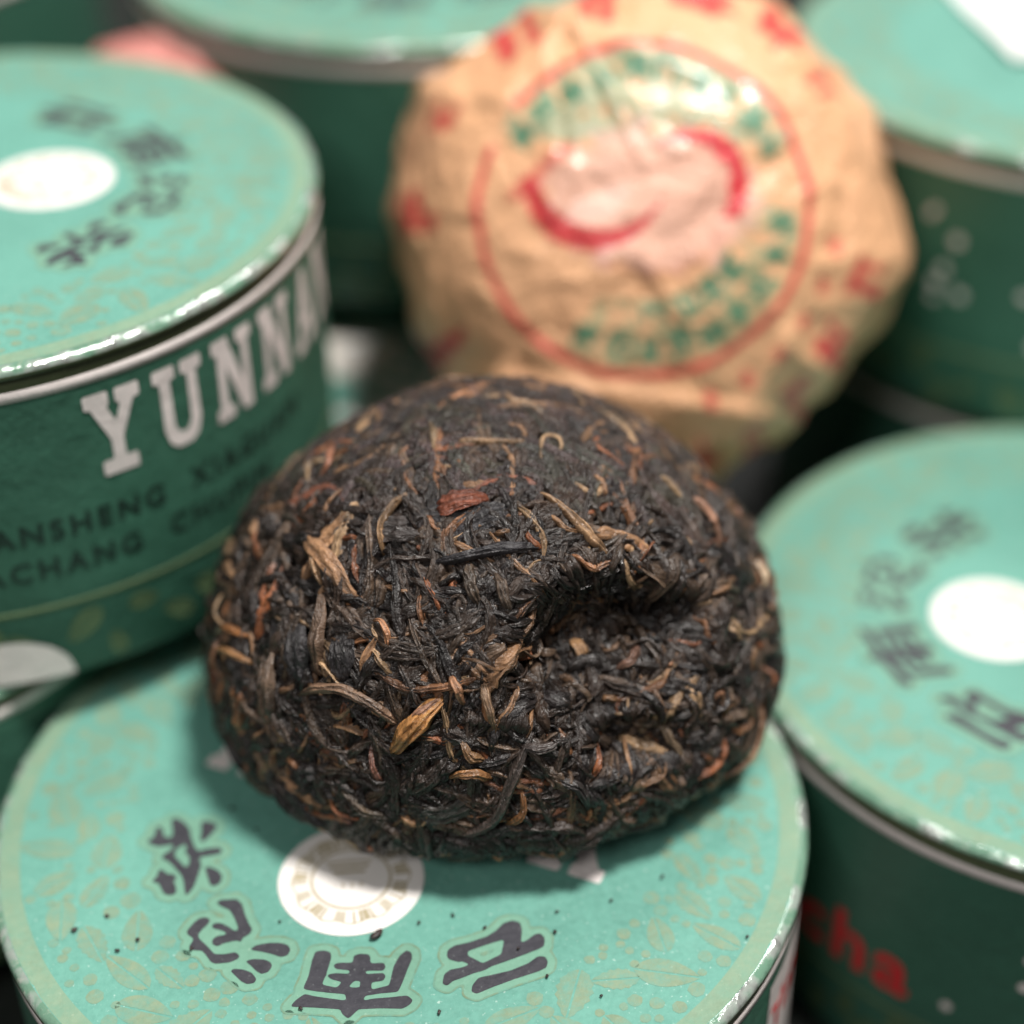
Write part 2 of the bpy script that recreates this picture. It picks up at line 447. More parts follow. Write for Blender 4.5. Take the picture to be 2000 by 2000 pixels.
def march(F, x0, y0, h):
    """filled region F<0 on a grid -> vertices, faces (runs of full cells are merged)"""
    V, Fc, idx = [], [], {}

    def vid(k, x, y):
        if k not in idx:
            idx[k] = len(V)
            V.append((x, y))
        return idx[k]

    nx, ny = F.shape
    ins = F < 0
    full = ins[:-1, :-1] & ins[1:, :-1] & ins[1:, 1:] & ins[:-1, 1:]
    part = (ins[:-1, :-1] | ins[1:, :-1] | ins[1:, 1:] | ins[:-1, 1:]) & ~full

    def corner(i, j):
        return vid((i, j), x0 + i * h, y0 + j * h)

    for j in range(ny - 1):
        i = 0
        while i < nx - 1:
            if full[i, j]:
                k = i
                while k < nx - 1 and full[k, j] and k - i < 12:
                    k += 1
                Fc.append((corner(i, j), corner(k, j), corner(k, j + 1), corner(i, j + 1)))
                i = k
            else:
                i += 1
    for i, j in zip(*np.nonzero(part)):
        c = [(i, j), (i + 1, j), (i + 1, j + 1), (i, j + 1)]
        poly = []
        for a, b in zip(c, c[1:] + c[:1]):
            fa, fb = F[a], F[b]
            if fa < 0:
                poly.append(corner(*a))
            if (fa < 0) != (fb < 0):
                t_ = fa / (fa - fb)
                key = ('e',) + (a + b if a < b else b + a)
                poly.append(vid(key, x0 + (a[0] + t_ * (b[0] - a[0])) * h, y0 + (a[1] + t_ * (b[1] - a[1])) * h))
        if len(poly) > 2:
            Fc.append(tuple(poly))
    return V, Fc


def glyph_layers(polys, holes, h, layers, rounding=2):
    """layers: (lo, hi, z, material index): region lo <= distance < hi"""
    P = np.array([q for p in polys for q in p])
    mg = 0.05 if len(layers) > 1 else 2 * h + 0.01
    x0, y0 = P.min(0) - mg
    x1, y1 = P.max(0) + mg
    X, Y = np.meshgrid(np.arange(x0, x1, h), np.arange(y0, y1, h), indexing='ij')
    D = blur(sdf_polys(polys, holes, X, Y), rounding)
    V, F, I = [], [], []
    for lo, hi, z, mi in layers:
        G = D - hi if lo is None else np.maximum(D - hi, lo - D)
        v, f = march(G, x0, y0, h)
        o = len(V)
        V += [(a, b, z) for a, b in v]
        F += [tuple(o + q for q in fc) for fc in f]
        I += [mi] * len(f)
    return V, F, I


SLAB = {
    'Y': [[(0, 1), (.44, 1), (.44, .83), (0, .83)], [(.56, 1), (1, 1), (1, .83), (.56, .83)], [(.08, .86), (.36, .86), (.62, .46), (.40, .40)],
          [(.66, .86), (.90, .86), (.60, .40), (.42, .44)], [(.39, .5), (.61, .5), (.61, .1), (.39, .1)], [(.18, .18), (.82, .18), (.82, 0), (.18, 0)]],
    'U': [[(0, 1), (.44, 1), (.44, .84), (0, .84)], [(.56, 1), (1, 1), (1, .84), (.56, .84)],
          [(.12, .9), (.12, .25), (.2, .08), (.35, 0), (.65, 0), (.8, .08), (.88, .25), (.88, .9), (.68, .9), (.68, .28), (.6, .18), (.5, .16), (.4, .18), (.33, .28), (.33, .9)]],
    'N': [[(0, 1), (.4, 1), (.4, .84), (0, .84)], [(.6, 1), (1, 1), (1, .84), (.6, .84)], [(0, .16), (.42, .16), (.42, 0), (0, 0)],
          [(.1, .9), (.28, .9), (.28, .1), (.1, .1)], [(.72, .9), (.9, .9), (.9, 0), (.72, 0)], [(.1, 1), (.36, 1), (.9, 0), (.66, 0)]],
    'A': [[(.38, 1), (.62, 1), (.3, .1), (.12, .1)], [(.38, 1), (.62, 1), (.9, .1), (.68, .1)], [(.25, .42), (.75, .42), (.75, .28), (.25, .28)],
          [(0, .16), (.4, .16), (.4, 0), (0, 0)], [(.6, .16), (1, .16), (1, 0), (.6, 0)]],
}

TH0 = math.radians(-118.5)     # direction from lid centre to the seal, on the front box
LID_MESH = {}
INK = 0.0012
for k, (po, ho) in GLYPHS.items():
    V, F, I = glyph_layers(po, ho, 0.0035, [(None, 0.019, 0.0005, 0), (0.0165, 0.0215, 0.0010, 1), (None, 0.0, INK, 2)], 3)
    LID_MESH[k] = mesh('printed_character', V, F, (M['halo'], M['haloline'], M['ink']), I, smooth=False)

# slab letters YUNNAN in a straight row across the lid, tops towards the seal
ax = np.array([math.cos(TH0), math.sin(TH0)])
tx = np.array([ax[1], -ax[0]])
LID_LETTERS = []
for i, ch in enumerate('YUNNAN'):
    w, hgt = (0.19, 0.25) if ch == 'Y' else (0.155, 0.25)
    s0 = -0.55 + i * 0.178 + (0.0 if i == 0 else 0.03)
    polys = [[(x * w, y * hgt) for x, y in P] for P in SLAB[ch]]
    V, F, I = glyph_layers(polys, [], 0.006, [(None, 0.0, 0.0010, 0)], 1)
    V = [tuple(tx * (s0 + x) + ax * (0.068 - hgt + y)) + (z,) for x, y, z in V]
    LID_LETTERS.append(mesh('white_letter', V, F, (M['white'],), smooth=False))

# floral border: leaves with a vein, berries, plain outer band
prng = random.Random(5)
placed = []


def free(x, y, r):
    return all(math.hypot(x - a, y - b) > r + c for a, b, c in placed)


V, F = [], []


def add_poly(pts, z):
    o = len(V)
    V.extend((x, y, z) for x, y in pts)
    F.append(tuple(range(o, o + len(pts))))


def leaf_print(x, y, ang, ln, wd, z):
    ca, sa = math.cos(ang), math.sin(ang)
    jag = prng.random() < 0.35
    for sgn in (-1, 1):
        pts = []
        for k in range(13):
            u = k / 12
            w_ = wd * math.sin(math.pi * u ** 0.8) ** 0.8 * (1 + (0.22 if jag and k % 2 else 0))
            pts.append((u * ln - ln / 2, sgn * (0.0025 + w_)))
        pts = [(-ln / 2, sgn * 0.0025)] + pts + [(ln / 2, sgn * 0.0025)]
        pts = [(x + a * ca - b * sa, y + a * sa + b * ca) for a, b in pts]
        add_poly(pts if sgn > 0 else pts[::-1], z)


for k in range(900):
    a = prng.uniform(0, 2 * math.pi)
    r = prng.uniform(0.715, 0.875)
    ln = prng.uniform(0.09, 0.15)
    x, y = r * math.cos(a), r * math.sin(a)
    rr = ln * 0.40
    if r + rr * 0.9 > 0.925 or not free(x, y, rr):
        continue
    placed.append((x, y, rr))
    leaf_print(x, y, prng.uniform(0, 6.28), ln, ln * prng.uniform(0.2, 0.30), 0.0005)
for k in range(2600):
    a = prng.uniform(0, 2 * math.pi)
    r = prng.uniform(0.67, 0.912)
    rd = prng.choice((0.011, 0.013, 0.017, 0.02, 0.024))
    x, y = r * math.cos(a), r * math.sin(a)
    if not free(x, y, rd * 0.9):
        continue
    placed.append((x, y, rd * 1.05))
    add_poly([(x + rd * math.cos(q * math.pi / 7) * prng.uniform(.9, 1.1), y + rd * math.sin(q * math.pi / 7) * prng.uniform(.9, 1.1)) for q in range(14)], 0.0005)
FLORAL = mesh('floral_border', V, F, (M['leafprint'],), smooth=False)

NA = 360
ang = np.linspace(0, 2 * np.pi, NA, endpoint=False)


def lathe(prof, jitter=0.0, seed=0.0):
    """prof: list of (r,z) -> verts, quads (u = angle)"""
    pr = np.array(prof)
    n = len(pr)
    V = np.zeros((NA, n, 3))
    V[..., 0] = pr[None, :, 0] * np.cos(ang)[:, None]
    V[..., 1] = pr[None, :, 0] * np.sin(ang)[:, None]
    V[..., 2] = pr[None, :, 1]
    if jitter:
        q = np.stack([np.cos(ang) * 9, np.sin(ang) * 9, ang * 0 + seed], -1)
        j = fbm(q, 3) * jitter
        V[..., 2] += j[:, None] * (pr[None, :, 0] > 0.97)
        V[..., :2] *= (1 + 0.5 * j[:, None, None] * (pr[None, :, 0] > 0.97)[..., None])
    return V.reshape(-1, 3), grid_faces(NA, n, True)


v, f = lathe([(0.930, 0.0006), (0.978, 0.0012)])
OLIVE_BAND = mesh('olive_edge_band', v, f, (M['olive'],))


def lid_mesh(seed):
    prof = [(0.001, 0), (0.3, 0), (0.6, 0), (0.85, 0), (0.966, 0), (0.979, 0.0008), (0.988, -0.0015), (0.9955, -0.006), (1.0, -0.013), (1.001, -0.019), (1.0005, -0.030), (0.994, -0.034), (0.985, -0.034)]
    v, f = lathe(prof, 0.0018, seed)
    idx = np.tile(np.array([0, 0, 0, 0, 0, 1, 1, 1, 1, 2, 2, 2]), NA)
    return mesh('lid', v, f, (M['lid'], M['rim'], M['band']), idx)


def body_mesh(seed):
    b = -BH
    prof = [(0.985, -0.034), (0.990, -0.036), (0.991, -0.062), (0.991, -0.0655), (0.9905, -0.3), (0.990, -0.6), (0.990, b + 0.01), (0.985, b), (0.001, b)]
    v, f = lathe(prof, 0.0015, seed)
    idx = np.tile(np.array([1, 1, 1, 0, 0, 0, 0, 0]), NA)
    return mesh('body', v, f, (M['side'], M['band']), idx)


v, f = lathe([(0.9915, -0.0655), (0.9932, -0.0665), (0.9932, -0.094), (0.9915, -0.095)])
STRIPE = mesh('white_stripe', v, f, (M['white'],))
v, f = lathe([(0.9905, -0.690), (0.9922, -0.691), (0.9922, -0.706), (0.9905, -0.707)])
LINE = mesh('olive_line', v, f, (M['side_olive'],))

# lower side border: leaves wrapped round the wall


def wrap_side(P2, a0, r):
    """flat (x along, y up) -> wall of the box; text runs towards increasing angle"""
    P2 = np.asarray(P2, float)
    t_ = a0 + P2[:, 0]
    return np.stack([r * np.cos(t_), r * np.sin(t_), P2[:, 1]], -1)


V, F = [], []
placed = []
for k in range(500):
    a = prng.uniform(0, 6.2)
    ln = prng.uniform(0.08, 0.13)
    y = prng.uniform(-0.87, -0.75)
    if free(a, y, ln * 0.4):
        placed.append((a, y, ln * 0.4))
        leaf_print(a, y, prng.uniform(0, 6.28), ln, ln * 0.25, 0)
vv = wrap_side([(p[0], min(-0.712, max(p[1], -BH + 0.015))) for p in V], 0, 0.9922)
SIDE_FLORAL = mesh('side_leaf_border', vv, F, (M['side_olive'],), smooth=False)


def text_2d(body, size, bold=0.0, spacing=1.0):
    cu = bpy.data.curves.new('t', 'FONT')
    cu.body = body
    cu.size = size
    cu.offset = bold
    cu.space_character = spacing
    cu.resolution_u = 3
    o = bpy.data.objects.new('t', cu)
    COL.objects.link(o)
    dg = bpy.context.evaluated_depsgraph_get()
    me = o.evaluated_get(dg).to_mesh()
    P = np.array([v.co[:2] for v in me.vertices])
    Fc = [tuple(p.vertices) for p in me.polygons]
    bpy.data.objects.remove(o)
    bpy.data.curves.remove(cu)
    return P, Fc


def side_slab(a_start, z_top):
    out = []
    for i, ch in enumerate('YUNNAN'):
        w, hgt = 0.146, 0.232
        polys = [[(x * w, y * hgt) for x, y in P] for P in SLAB[ch]]
        V, F, I = glyph_layers(polys, [], 0.0045, [(None, 0.0, 0, 0)], 1)
        vv = wrap_side([(x + i * 0.183, z_top - hgt + y) for x, y, _ in V], a_start, 0.9928)
        out.append(mesh('white_side_letter', vv, F, (M['white'],), smooth=False))
    return out


def side_text(body, size, a, z, r, mat, bold=0.0, spacing=1.0, name='side_lettering', align='left'):
    P, Fc = text_2d(body, size, bold, spacing)
    x = P[:, 0] - (P[:, 0].max() if align == 'right' else 0)
    vv = wrap_side(np.stack([x, P[:, 1] + z], -1), a, r)
    return mesh(name, vv, Fc, (mat,), smooth=False)


LET = side_slab(0.0, -0.128)
LINE1 = side_text('YUNNANSHENG  XIAGUAN', 0.082, 0.0, -0.497, 0.9926, M['blackink'], 0.002, 1.28)
LINE2 = side_text('CHACHANG  CHUPIN', 0.082, 0.0, -0.604, 0.9926, M['blackink'], 0.002, 1.28)
RED = side_text('Tuocha', 0.25, 0.0, -0.62, 0.9928, M['red'], 0.006, 1.15, 'red_side_lettering')
dv, df = [], []
for k in range(26):
    a, z, r = prng.uniform(0, 1.9), prng.uniform(-0.62, -0.2), prng.uniform(0.012, 0.022)
    o = len(dv)
    dv += [(a + r * math.cos(q), z + r * math.sin(q)) for q in np.linspace(0, 2 * math.pi, 12, endpoint=False)]
    df.append(tuple(range(o, o + 12)))
DOTS = mesh('white_side_dots', wrap_side(dv, 0.0, 0.9926), df, (M['white'],), smooth=False)

# round seal sticker: white paper, gold gear border, ring and small landmark
nr, na = 90, 300
rr_, aa_ = np.meshgrid(np.linspace(0.0, 1, nr), np.linspace(0, 2 * np.pi, na, endpoint=False), indexing='xy')
X, Y = rr_ * np.cos(aa_), rr_ * np.sin(aa_)
white = np.array([0.80, 0.77, 0.74])
gold = np.array([0.26, 0.19, 0.03])
k_ = np.zeros_like(X)
band = (rr_ > 0.60) & (rr_ < 0.80 + 0.02 * np.cos(aa_ * 12))
spoke = (np.sin(aa_ * 52) > 0.35) & band & (np.sin(aa_ * 6.5 + 1) > -0.3)
blocks = band & (np.sin(aa_ * 13) > 0.2)
k_ = np.maximum(k_, 0.55 * blocks)
k_ = np.maximum(k_, 0.8 * spoke)
k_ = np.maximum(k_, 0.6 * (np.abs(rr_ - 0.80 - 0.02 * np.cos(aa_ * 12)) < 0.013))
k_ = np.maximum(k_, 0.7 * (np.abs(rr_ - 0.545) < 0.018))
k_ = np.maximum(k_, 0.8 * (np.abs(np.hypot(X - 0.17, Y - 0.62) - 0.13) < 0.022))
k_ = np.maximum(k_, 0.5 * ((np.abs(rr_ - 0.70) < 0.11) & (aa_ > 0.7) & (aa_ < 2.6) & (np.sin(aa_ * 31 + rr_ * 30) > -0.2)))
u_, w_ = X + 0.02, Y - 0.20
hall = (np.abs(w_) < 0.14) & (np.abs(u_) < 0.26 + w_ * 0.5) & (np.sin(w_ * 60) > -0.1)
k_ = np.maximum(k_, 0.75 * hall)
k_ = np.maximum(k_, 0.4 * ((np.abs(w_ + 0.32) < 0.05) & (np.abs(u_) < 0.2) & (np.sin(u_ * 50) > 0.2)))
colr = white[None, None] * (1 - k_[..., None]) + gold[None, None] * k_[..., None]
zz = 0.0045 + 0 * X
RS = 0.172
V = np.stack([X * RS, Y * RS, zz], -1)
Vr = V[:, -1:].copy() * np.array([1.012, 1.012, 0.25])
V = np.concatenate([V, Vr], 1).reshape(-1, 3)
colr = np.concatenate([colr, colr[:, -1:]], 1).reshape(-1, 3)
V[:, 0] += 0.277 * math.cos(TH0)
V[:, 1] += 0.277 * math.sin(TH0)
STICK = mesh('seal_sticker', V, grid_faces(na, nr + 1, True), (M['sticker'],), col=colr)


def tea_box(x, y, ztop, rot, label, side_rot=None, side='none', detail=True):
    """x, y, height of lid top; rot turns the lid print, side_rot the start angle of the side print"""
    root = empty('tea_box', (x, y, ztop - BH), label, 'tea box', 'round green tea boxes stacked together')
    seed = random.uniform(0, 90)
    top = (0, 0, BH * S)
    lid = obj('lid', lid_mesh(seed), root)
    lid.location = top
    kids = [('floral_border', FLORAL), ('olive_edge_band', OLIVE_BAND), ('seal_sticker', STICK)]
    kids += [('printed_character', LID_MESH[k]) for k in ('yun', 'nan', 'tuo', 'cha')]
    kids += [('white_letter', q) for q in LID_LETTERS]
    if detail:
        for nm, me in kids:
            c = obj(nm, me, lid)
            c.rotation_euler = (0, 0, rot)
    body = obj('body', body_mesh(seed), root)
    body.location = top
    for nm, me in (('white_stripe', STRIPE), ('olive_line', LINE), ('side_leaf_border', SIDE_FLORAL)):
        c = obj(nm, me, body)
        c.rotation_euler = (0, 0, seed)
    if side == 'yunnan':
        for q in LET:
            c = obj('white_side_letter', q, body)
            c.rotation_euler = (0, 0, side_rot)
        for q, da in ((LINE1, -0.555), (LINE2, -0.455)):
            c = obj('side_lettering', q, body)
            c.rotation_euler = (0, 0, side_rot + da)
    if side == 'red':
        c = obj('red_side_lettering', RED, body)
        c.rotation_euler = (0, 0, side_rot)
        c = obj('white_side_dots', DOTS, body)
        c.rotation_euler = (0, 0, side_rot + 0.85)
    if side == 'dots':
        c = obj('white_side_dots', DOTS, body)
        c.rotation_euler = (0, 0, side_rot)
    return root, lid, body


R_ = math.radians
boxA = tea_box(0, 0, 0, 0.0, 'green round tea box in front, dark tea cake standing on its lid')
boxB = tea_box(-1.1133, 1.336, H, R_(125.5), 'green round tea box with YUNNAN in white on its side, left of the dark cake', R_(-64.5), 'yunnan')
boxC = tea_box(-1.62, 1.13, 0.163, R_(60), 'green round tea box underneath the box with YUNNAN on its side')
boxD = tea_box(1.9517, 0.4945, 0.0, R_(290.5), 'green round tea box with red lettering on its side, right of the dark cake', R_(-181), 'red')
boxE = tea_box(0.2482, 3.1996, H, R_(4), 'green round tea box at the back, cut by the top edge of the picture')
boxF = tea_box(2.475, 2.37, 0.92, R_(118), 'green round tea box at upper right with a white slip on its lid', R_(-160), 'dots')
boxG = tea_box(0.15, 2.0, 0.0, R_(253), 'green round tea box underneath the paper wrapped cake')
boxI = tea_box(2.52, 2.40, -0.002, R_(40), 'green round tea box underneath the box with the white slip', detail=False)
boxJ = tea_box(-1.55, 3.15, 0.163, R_(10), 'green round tea box in the dark low gap behind the left box', detail=False)
boxK = tea_box(-1.95, 3.75, 2.02, R_(10), 'tall placed green round tea box at the top left corner, only its dark side showing', R_(-150), 'dots', detail=False)
boxL = tea_box(-1.95, 3.75, 1.09, R_(10), 'green round tea box below the one at the top left corner', detail=False)

# white oval printed low on the side of the left box
a0 = R_(-82)
xs = np.linspace(-0.17, 0.17, 40)
hs = -0.905 + 0.125 * np.sqrt(np.maximum(1 - (xs / 0.17) ** 2, 0.0004))
pts = np.concatenate([np.stack([xs, xs * 0 - BH + 0.006], -1), np.stack([xs, hs], -1)])
obj('white_oval_print', mesh('white_oval_print', wrap_side(pts, a0, 0.9936), [(k, k + 1, k + 41, k + 40) for k in range(39)], (M['white'],), smooth=False), boxB[2])

# white panel with red strokes on the side of the front box
pv, pf, pi = [], [], []
na_ = 14
for k in range(na_ + 1):
    a = -0.60 + k * 0.035
    pv += [(a, -0.135), (a, -0.70)]
for k in range(na_):
    pf.append((2 * k, 2 * k + 1, 2 * k + 3, 2 * k + 2))
obj('white_side_panel', mesh('white_side_panel', wrap_side(pv, 0, 0.9930), pf, (M['white'],), smooth=False), boxA[2])
me = side_text('Tuocha', 0.15, -0.575, -0.34, 0.9938, M['red'], 0.006, 0.9, 'red_panel_lettering')
obj('red_panel_lettering', me, boxA[2])

# ------------------------------------------------------------------ the dark tea cake: shape of the pressed mass
BX, BY, BA, C0, C1, N0, N1, TLX, TLY, SX = 0.2628, 0.3260, 0.684, 0.1950, 0.722, 2 * 1.2995, 2 * 0.9909, -0.0070, 0.0105, 1.0476
_w = np.array([-TLY, TLX, 0.0])
_an = np.linalg.norm(_w)
_k = _w / _an
_Kx = np.array([[0, -_k[2], _k[1]], [_k[2], 0, -_k[0]], [-_k[1], _k[0], 0]])
ROT = np.eye(3) + math.sin(_an) * _Kx + (1 - math.cos(_an)) * _Kx @ _Kx
ZC = 0.190                      # height of the widest level above the lid
ORG = np.array([BX, BY, ZC])    # shape centre, world; cake-local frame = world axes about ORG


def snap(p):
    """push points (about ORG) onto the smooth cake surface"""
    q = p @ ROT
    s = np.where(q[..., 2] > 0, C1, C0)
    n = np.where(q[..., 2] > 0, N1, N0)
    u = np.stack([q[..., 0] / (BA * SX), q[..., 1] * SX / BA, q[..., 2] / s], -1)
    rho = np.hypot(u[..., 0], u[..., 1]) + 1e-9
    z = np.abs(u[..., 2]) + 1e-9
    f_ = (rho ** n + z ** n) ** (-1 / n)
    return (q * f_[..., None]) @ ROT.T


def implicit(p):
    q = p @ ROT
    s = np.where(q[..., 2] > 0, C1, C0)
    n = np.where(q[..., 2] > 0, N1, N0)
    rho = np.hypot(q[..., 0] / (BA * SX), q[..., 1] * SX / BA) + 1e-9
    z = np.abs(q[..., 2] / s) + 1e-9
    return (rho ** n + z ** n) ** (1 / n)


def normal(p):
    e = 2e-3
    g = np.stack([implicit(p + e * d) - implicit(p - e * d) for d in np.eye(3)], -1)
    return g / (np.linalg.norm(g, axis=-1, keepdims=True) + 1e-12)


def hit(px):
    """photo pixel -> point on the smooth cake, about ORG"""
    d = ray(px)
    d = d / np.linalg.norm(d)
    o = CAM - ORG
    ts = np.linspace(2.5, 5.5, 1500)
    f_ = implicit(o + ts[:, None] * d)
    i = np.argmax(f_ < 1)
    if f_[i] >= 1:
        i = int(np.argmin(f_))
    return snap(o + ts[i] * d)


PD = hit((1172, 1285))
ND = normal(PD)
E1 = RT - ND * (RT @ ND)
E1 /= np.linalg.norm(E1)
E2 = np.cross(ND, E1)
if E2 @ UP < 0:
    E2 = -E2


def dimple(p):
    """how far the surface is sunk at p (hollow left by the cloth knot)"""
    d = p - PD
    wob = 0.030 * noise(p * 9.0) + 0.018 * noise(p * 21 + 5)
    s = d @ E1 + wob
    t_ = d @ E2 + 0.8 * wob
    near = sstep(0.55, 0.35, np.linalg.norm(d, axis=-1))
    ca, sa = math.cos(-0.15), math.sin(-0.15)
    # main pit: steep upper lip, gentle right side
    x, y = (s - 0.0) * ca - (t_ - 0.01) * sa, (s - 0.0) * sa + (t_ - 0.01) * ca
    r1 = np.sqrt((x / np.where(x < 0, 0.23, 0.30)) ** 2 + (y / np.where(y > 0, 0.18, 0.24)) ** 2)
    d1 = 0.145 * sstep(1.12, np.where(y > 0, 0.36, 0.15), r1)
    r2 = np.sqrt(((s - 0.11) / 0.16) ** 2 + ((t_ + 0.20) / 0.085) ** 2)
    d2 = 0.085 * sstep(1.1, 0.3, r2)
    # ridge crossing the pit
    rd = 0.032 * np.exp(-((t_ + 0.085 - 0.30 * s) / 0.035) ** 2) * sstep(0.24, 0.1, np.abs(s))
    lip = 0.008 * np.exp(-((r1 - 1.12) / 0.12) ** 2) * (t_ > -0.05)
    return near * (np.maximum(d1, d2) - rd * (r1 < 1.1) - lip)


W0 = float(hit((930, 1040)) @ UP)


def smoothness(p):
    """1 where the press cloth left a flat woven face (upper back), 0 on the loose front"""
    w = p @ UP + 0.05 * noise(p * 5) - W0
    return sstep(-0.05, 0.16, w) * 0.80


def sunk(p, n, extra=0.0):
    lump = 0.012 * noise(p * 3.1 + 2.0) + 0.006 * noise(p * 7.0)
    return p + n * ((lump - dimple(p) + extra)[..., None])


cake = empty('tea_cake', (BX, BY, 0), 'unwrapped dark compressed tea cake with a hollow, standing on the front box', 'tea cake')
OFF = np.array([0, 0, ZC])      # from cake base to shape centre

# core: crumpled dark mass under the loose leaves
nT, nP = 300, 620
T_, P_ = np.meshgrid(np.linspace(-np.pi / 2 + 0.004, np.pi / 2 - 0.004, nT), np.linspace(0, 2 * np.pi, nP, endpoint=False))
p = snap(np.stack([np.cos(T_) * np.cos(P_) * 0.6, np.cos(T_) * np.sin(P_) * 0.6, np.sin(T_) * 0.5], -1).reshape(-1, 3))
nn = normal(p)
sm = smoothness(p)
q = p + 0.03 * np.stack([noise(p * 8 + 3), noise(p * 8 + 31), noise(p * 8 + 57)], -1)
rough = (1 - np.abs(noise(q * 11))) * 0.018 + (1 - np.abs(noise(q * 24 + 9))) * 0.012 + noise(q * 55) * 0.003
pc = sunk(p, nn, rough * (1 - sm) + 0.004 * sm + 0.0015 * noise(p * 40) * sm - 0.022 - 0.018 * (1 - sm))
pc[:, 2] = np.maximum(pc[:, 2], -ZC + 0.002)
tone = 0.5 + 0.5 * noise(p * 6 + 40)
cc = np.array([0.016, 0.012, 0.011])[None] * (0.7 + 0.8 * tone[:, None]) + sm[:, None] * np.array([0.020, 0.016, 0.016]) * (0.6 + 0.8 * tone[:, None])
luv = np.stack([p[:, 0], p[:, 1], sm], -1)
core = mesh('core', pc + OFF, grid_faces(nP, nT, True), (M['tea'],), col=cc, luv=luv)
obj('core', core, cake)

DARK = np.array([[0.014, 0.0075, 0.0055], [0.020, 0.011, 0.0075], [0.034, 0.019, 0.012], [0.015, 0.010, 0.010], [0.050, 0.028, 0.017], [0.027, 0.0145, 0.009]])
MIDC = np.array([[0.11, 0.070, 0.045], [0.085, 0.055, 0.038], [0.15, 0.095, 0.060], [0.07, 0.046, 0.034]])
TANC = np.array([[0.46, 0.25, 0.125], [0.38, 0.17, 0.075], [0.52, 0.33, 0.18], [0.38, 0.13, 0.05], [0.30, 0.16, 0.08]])


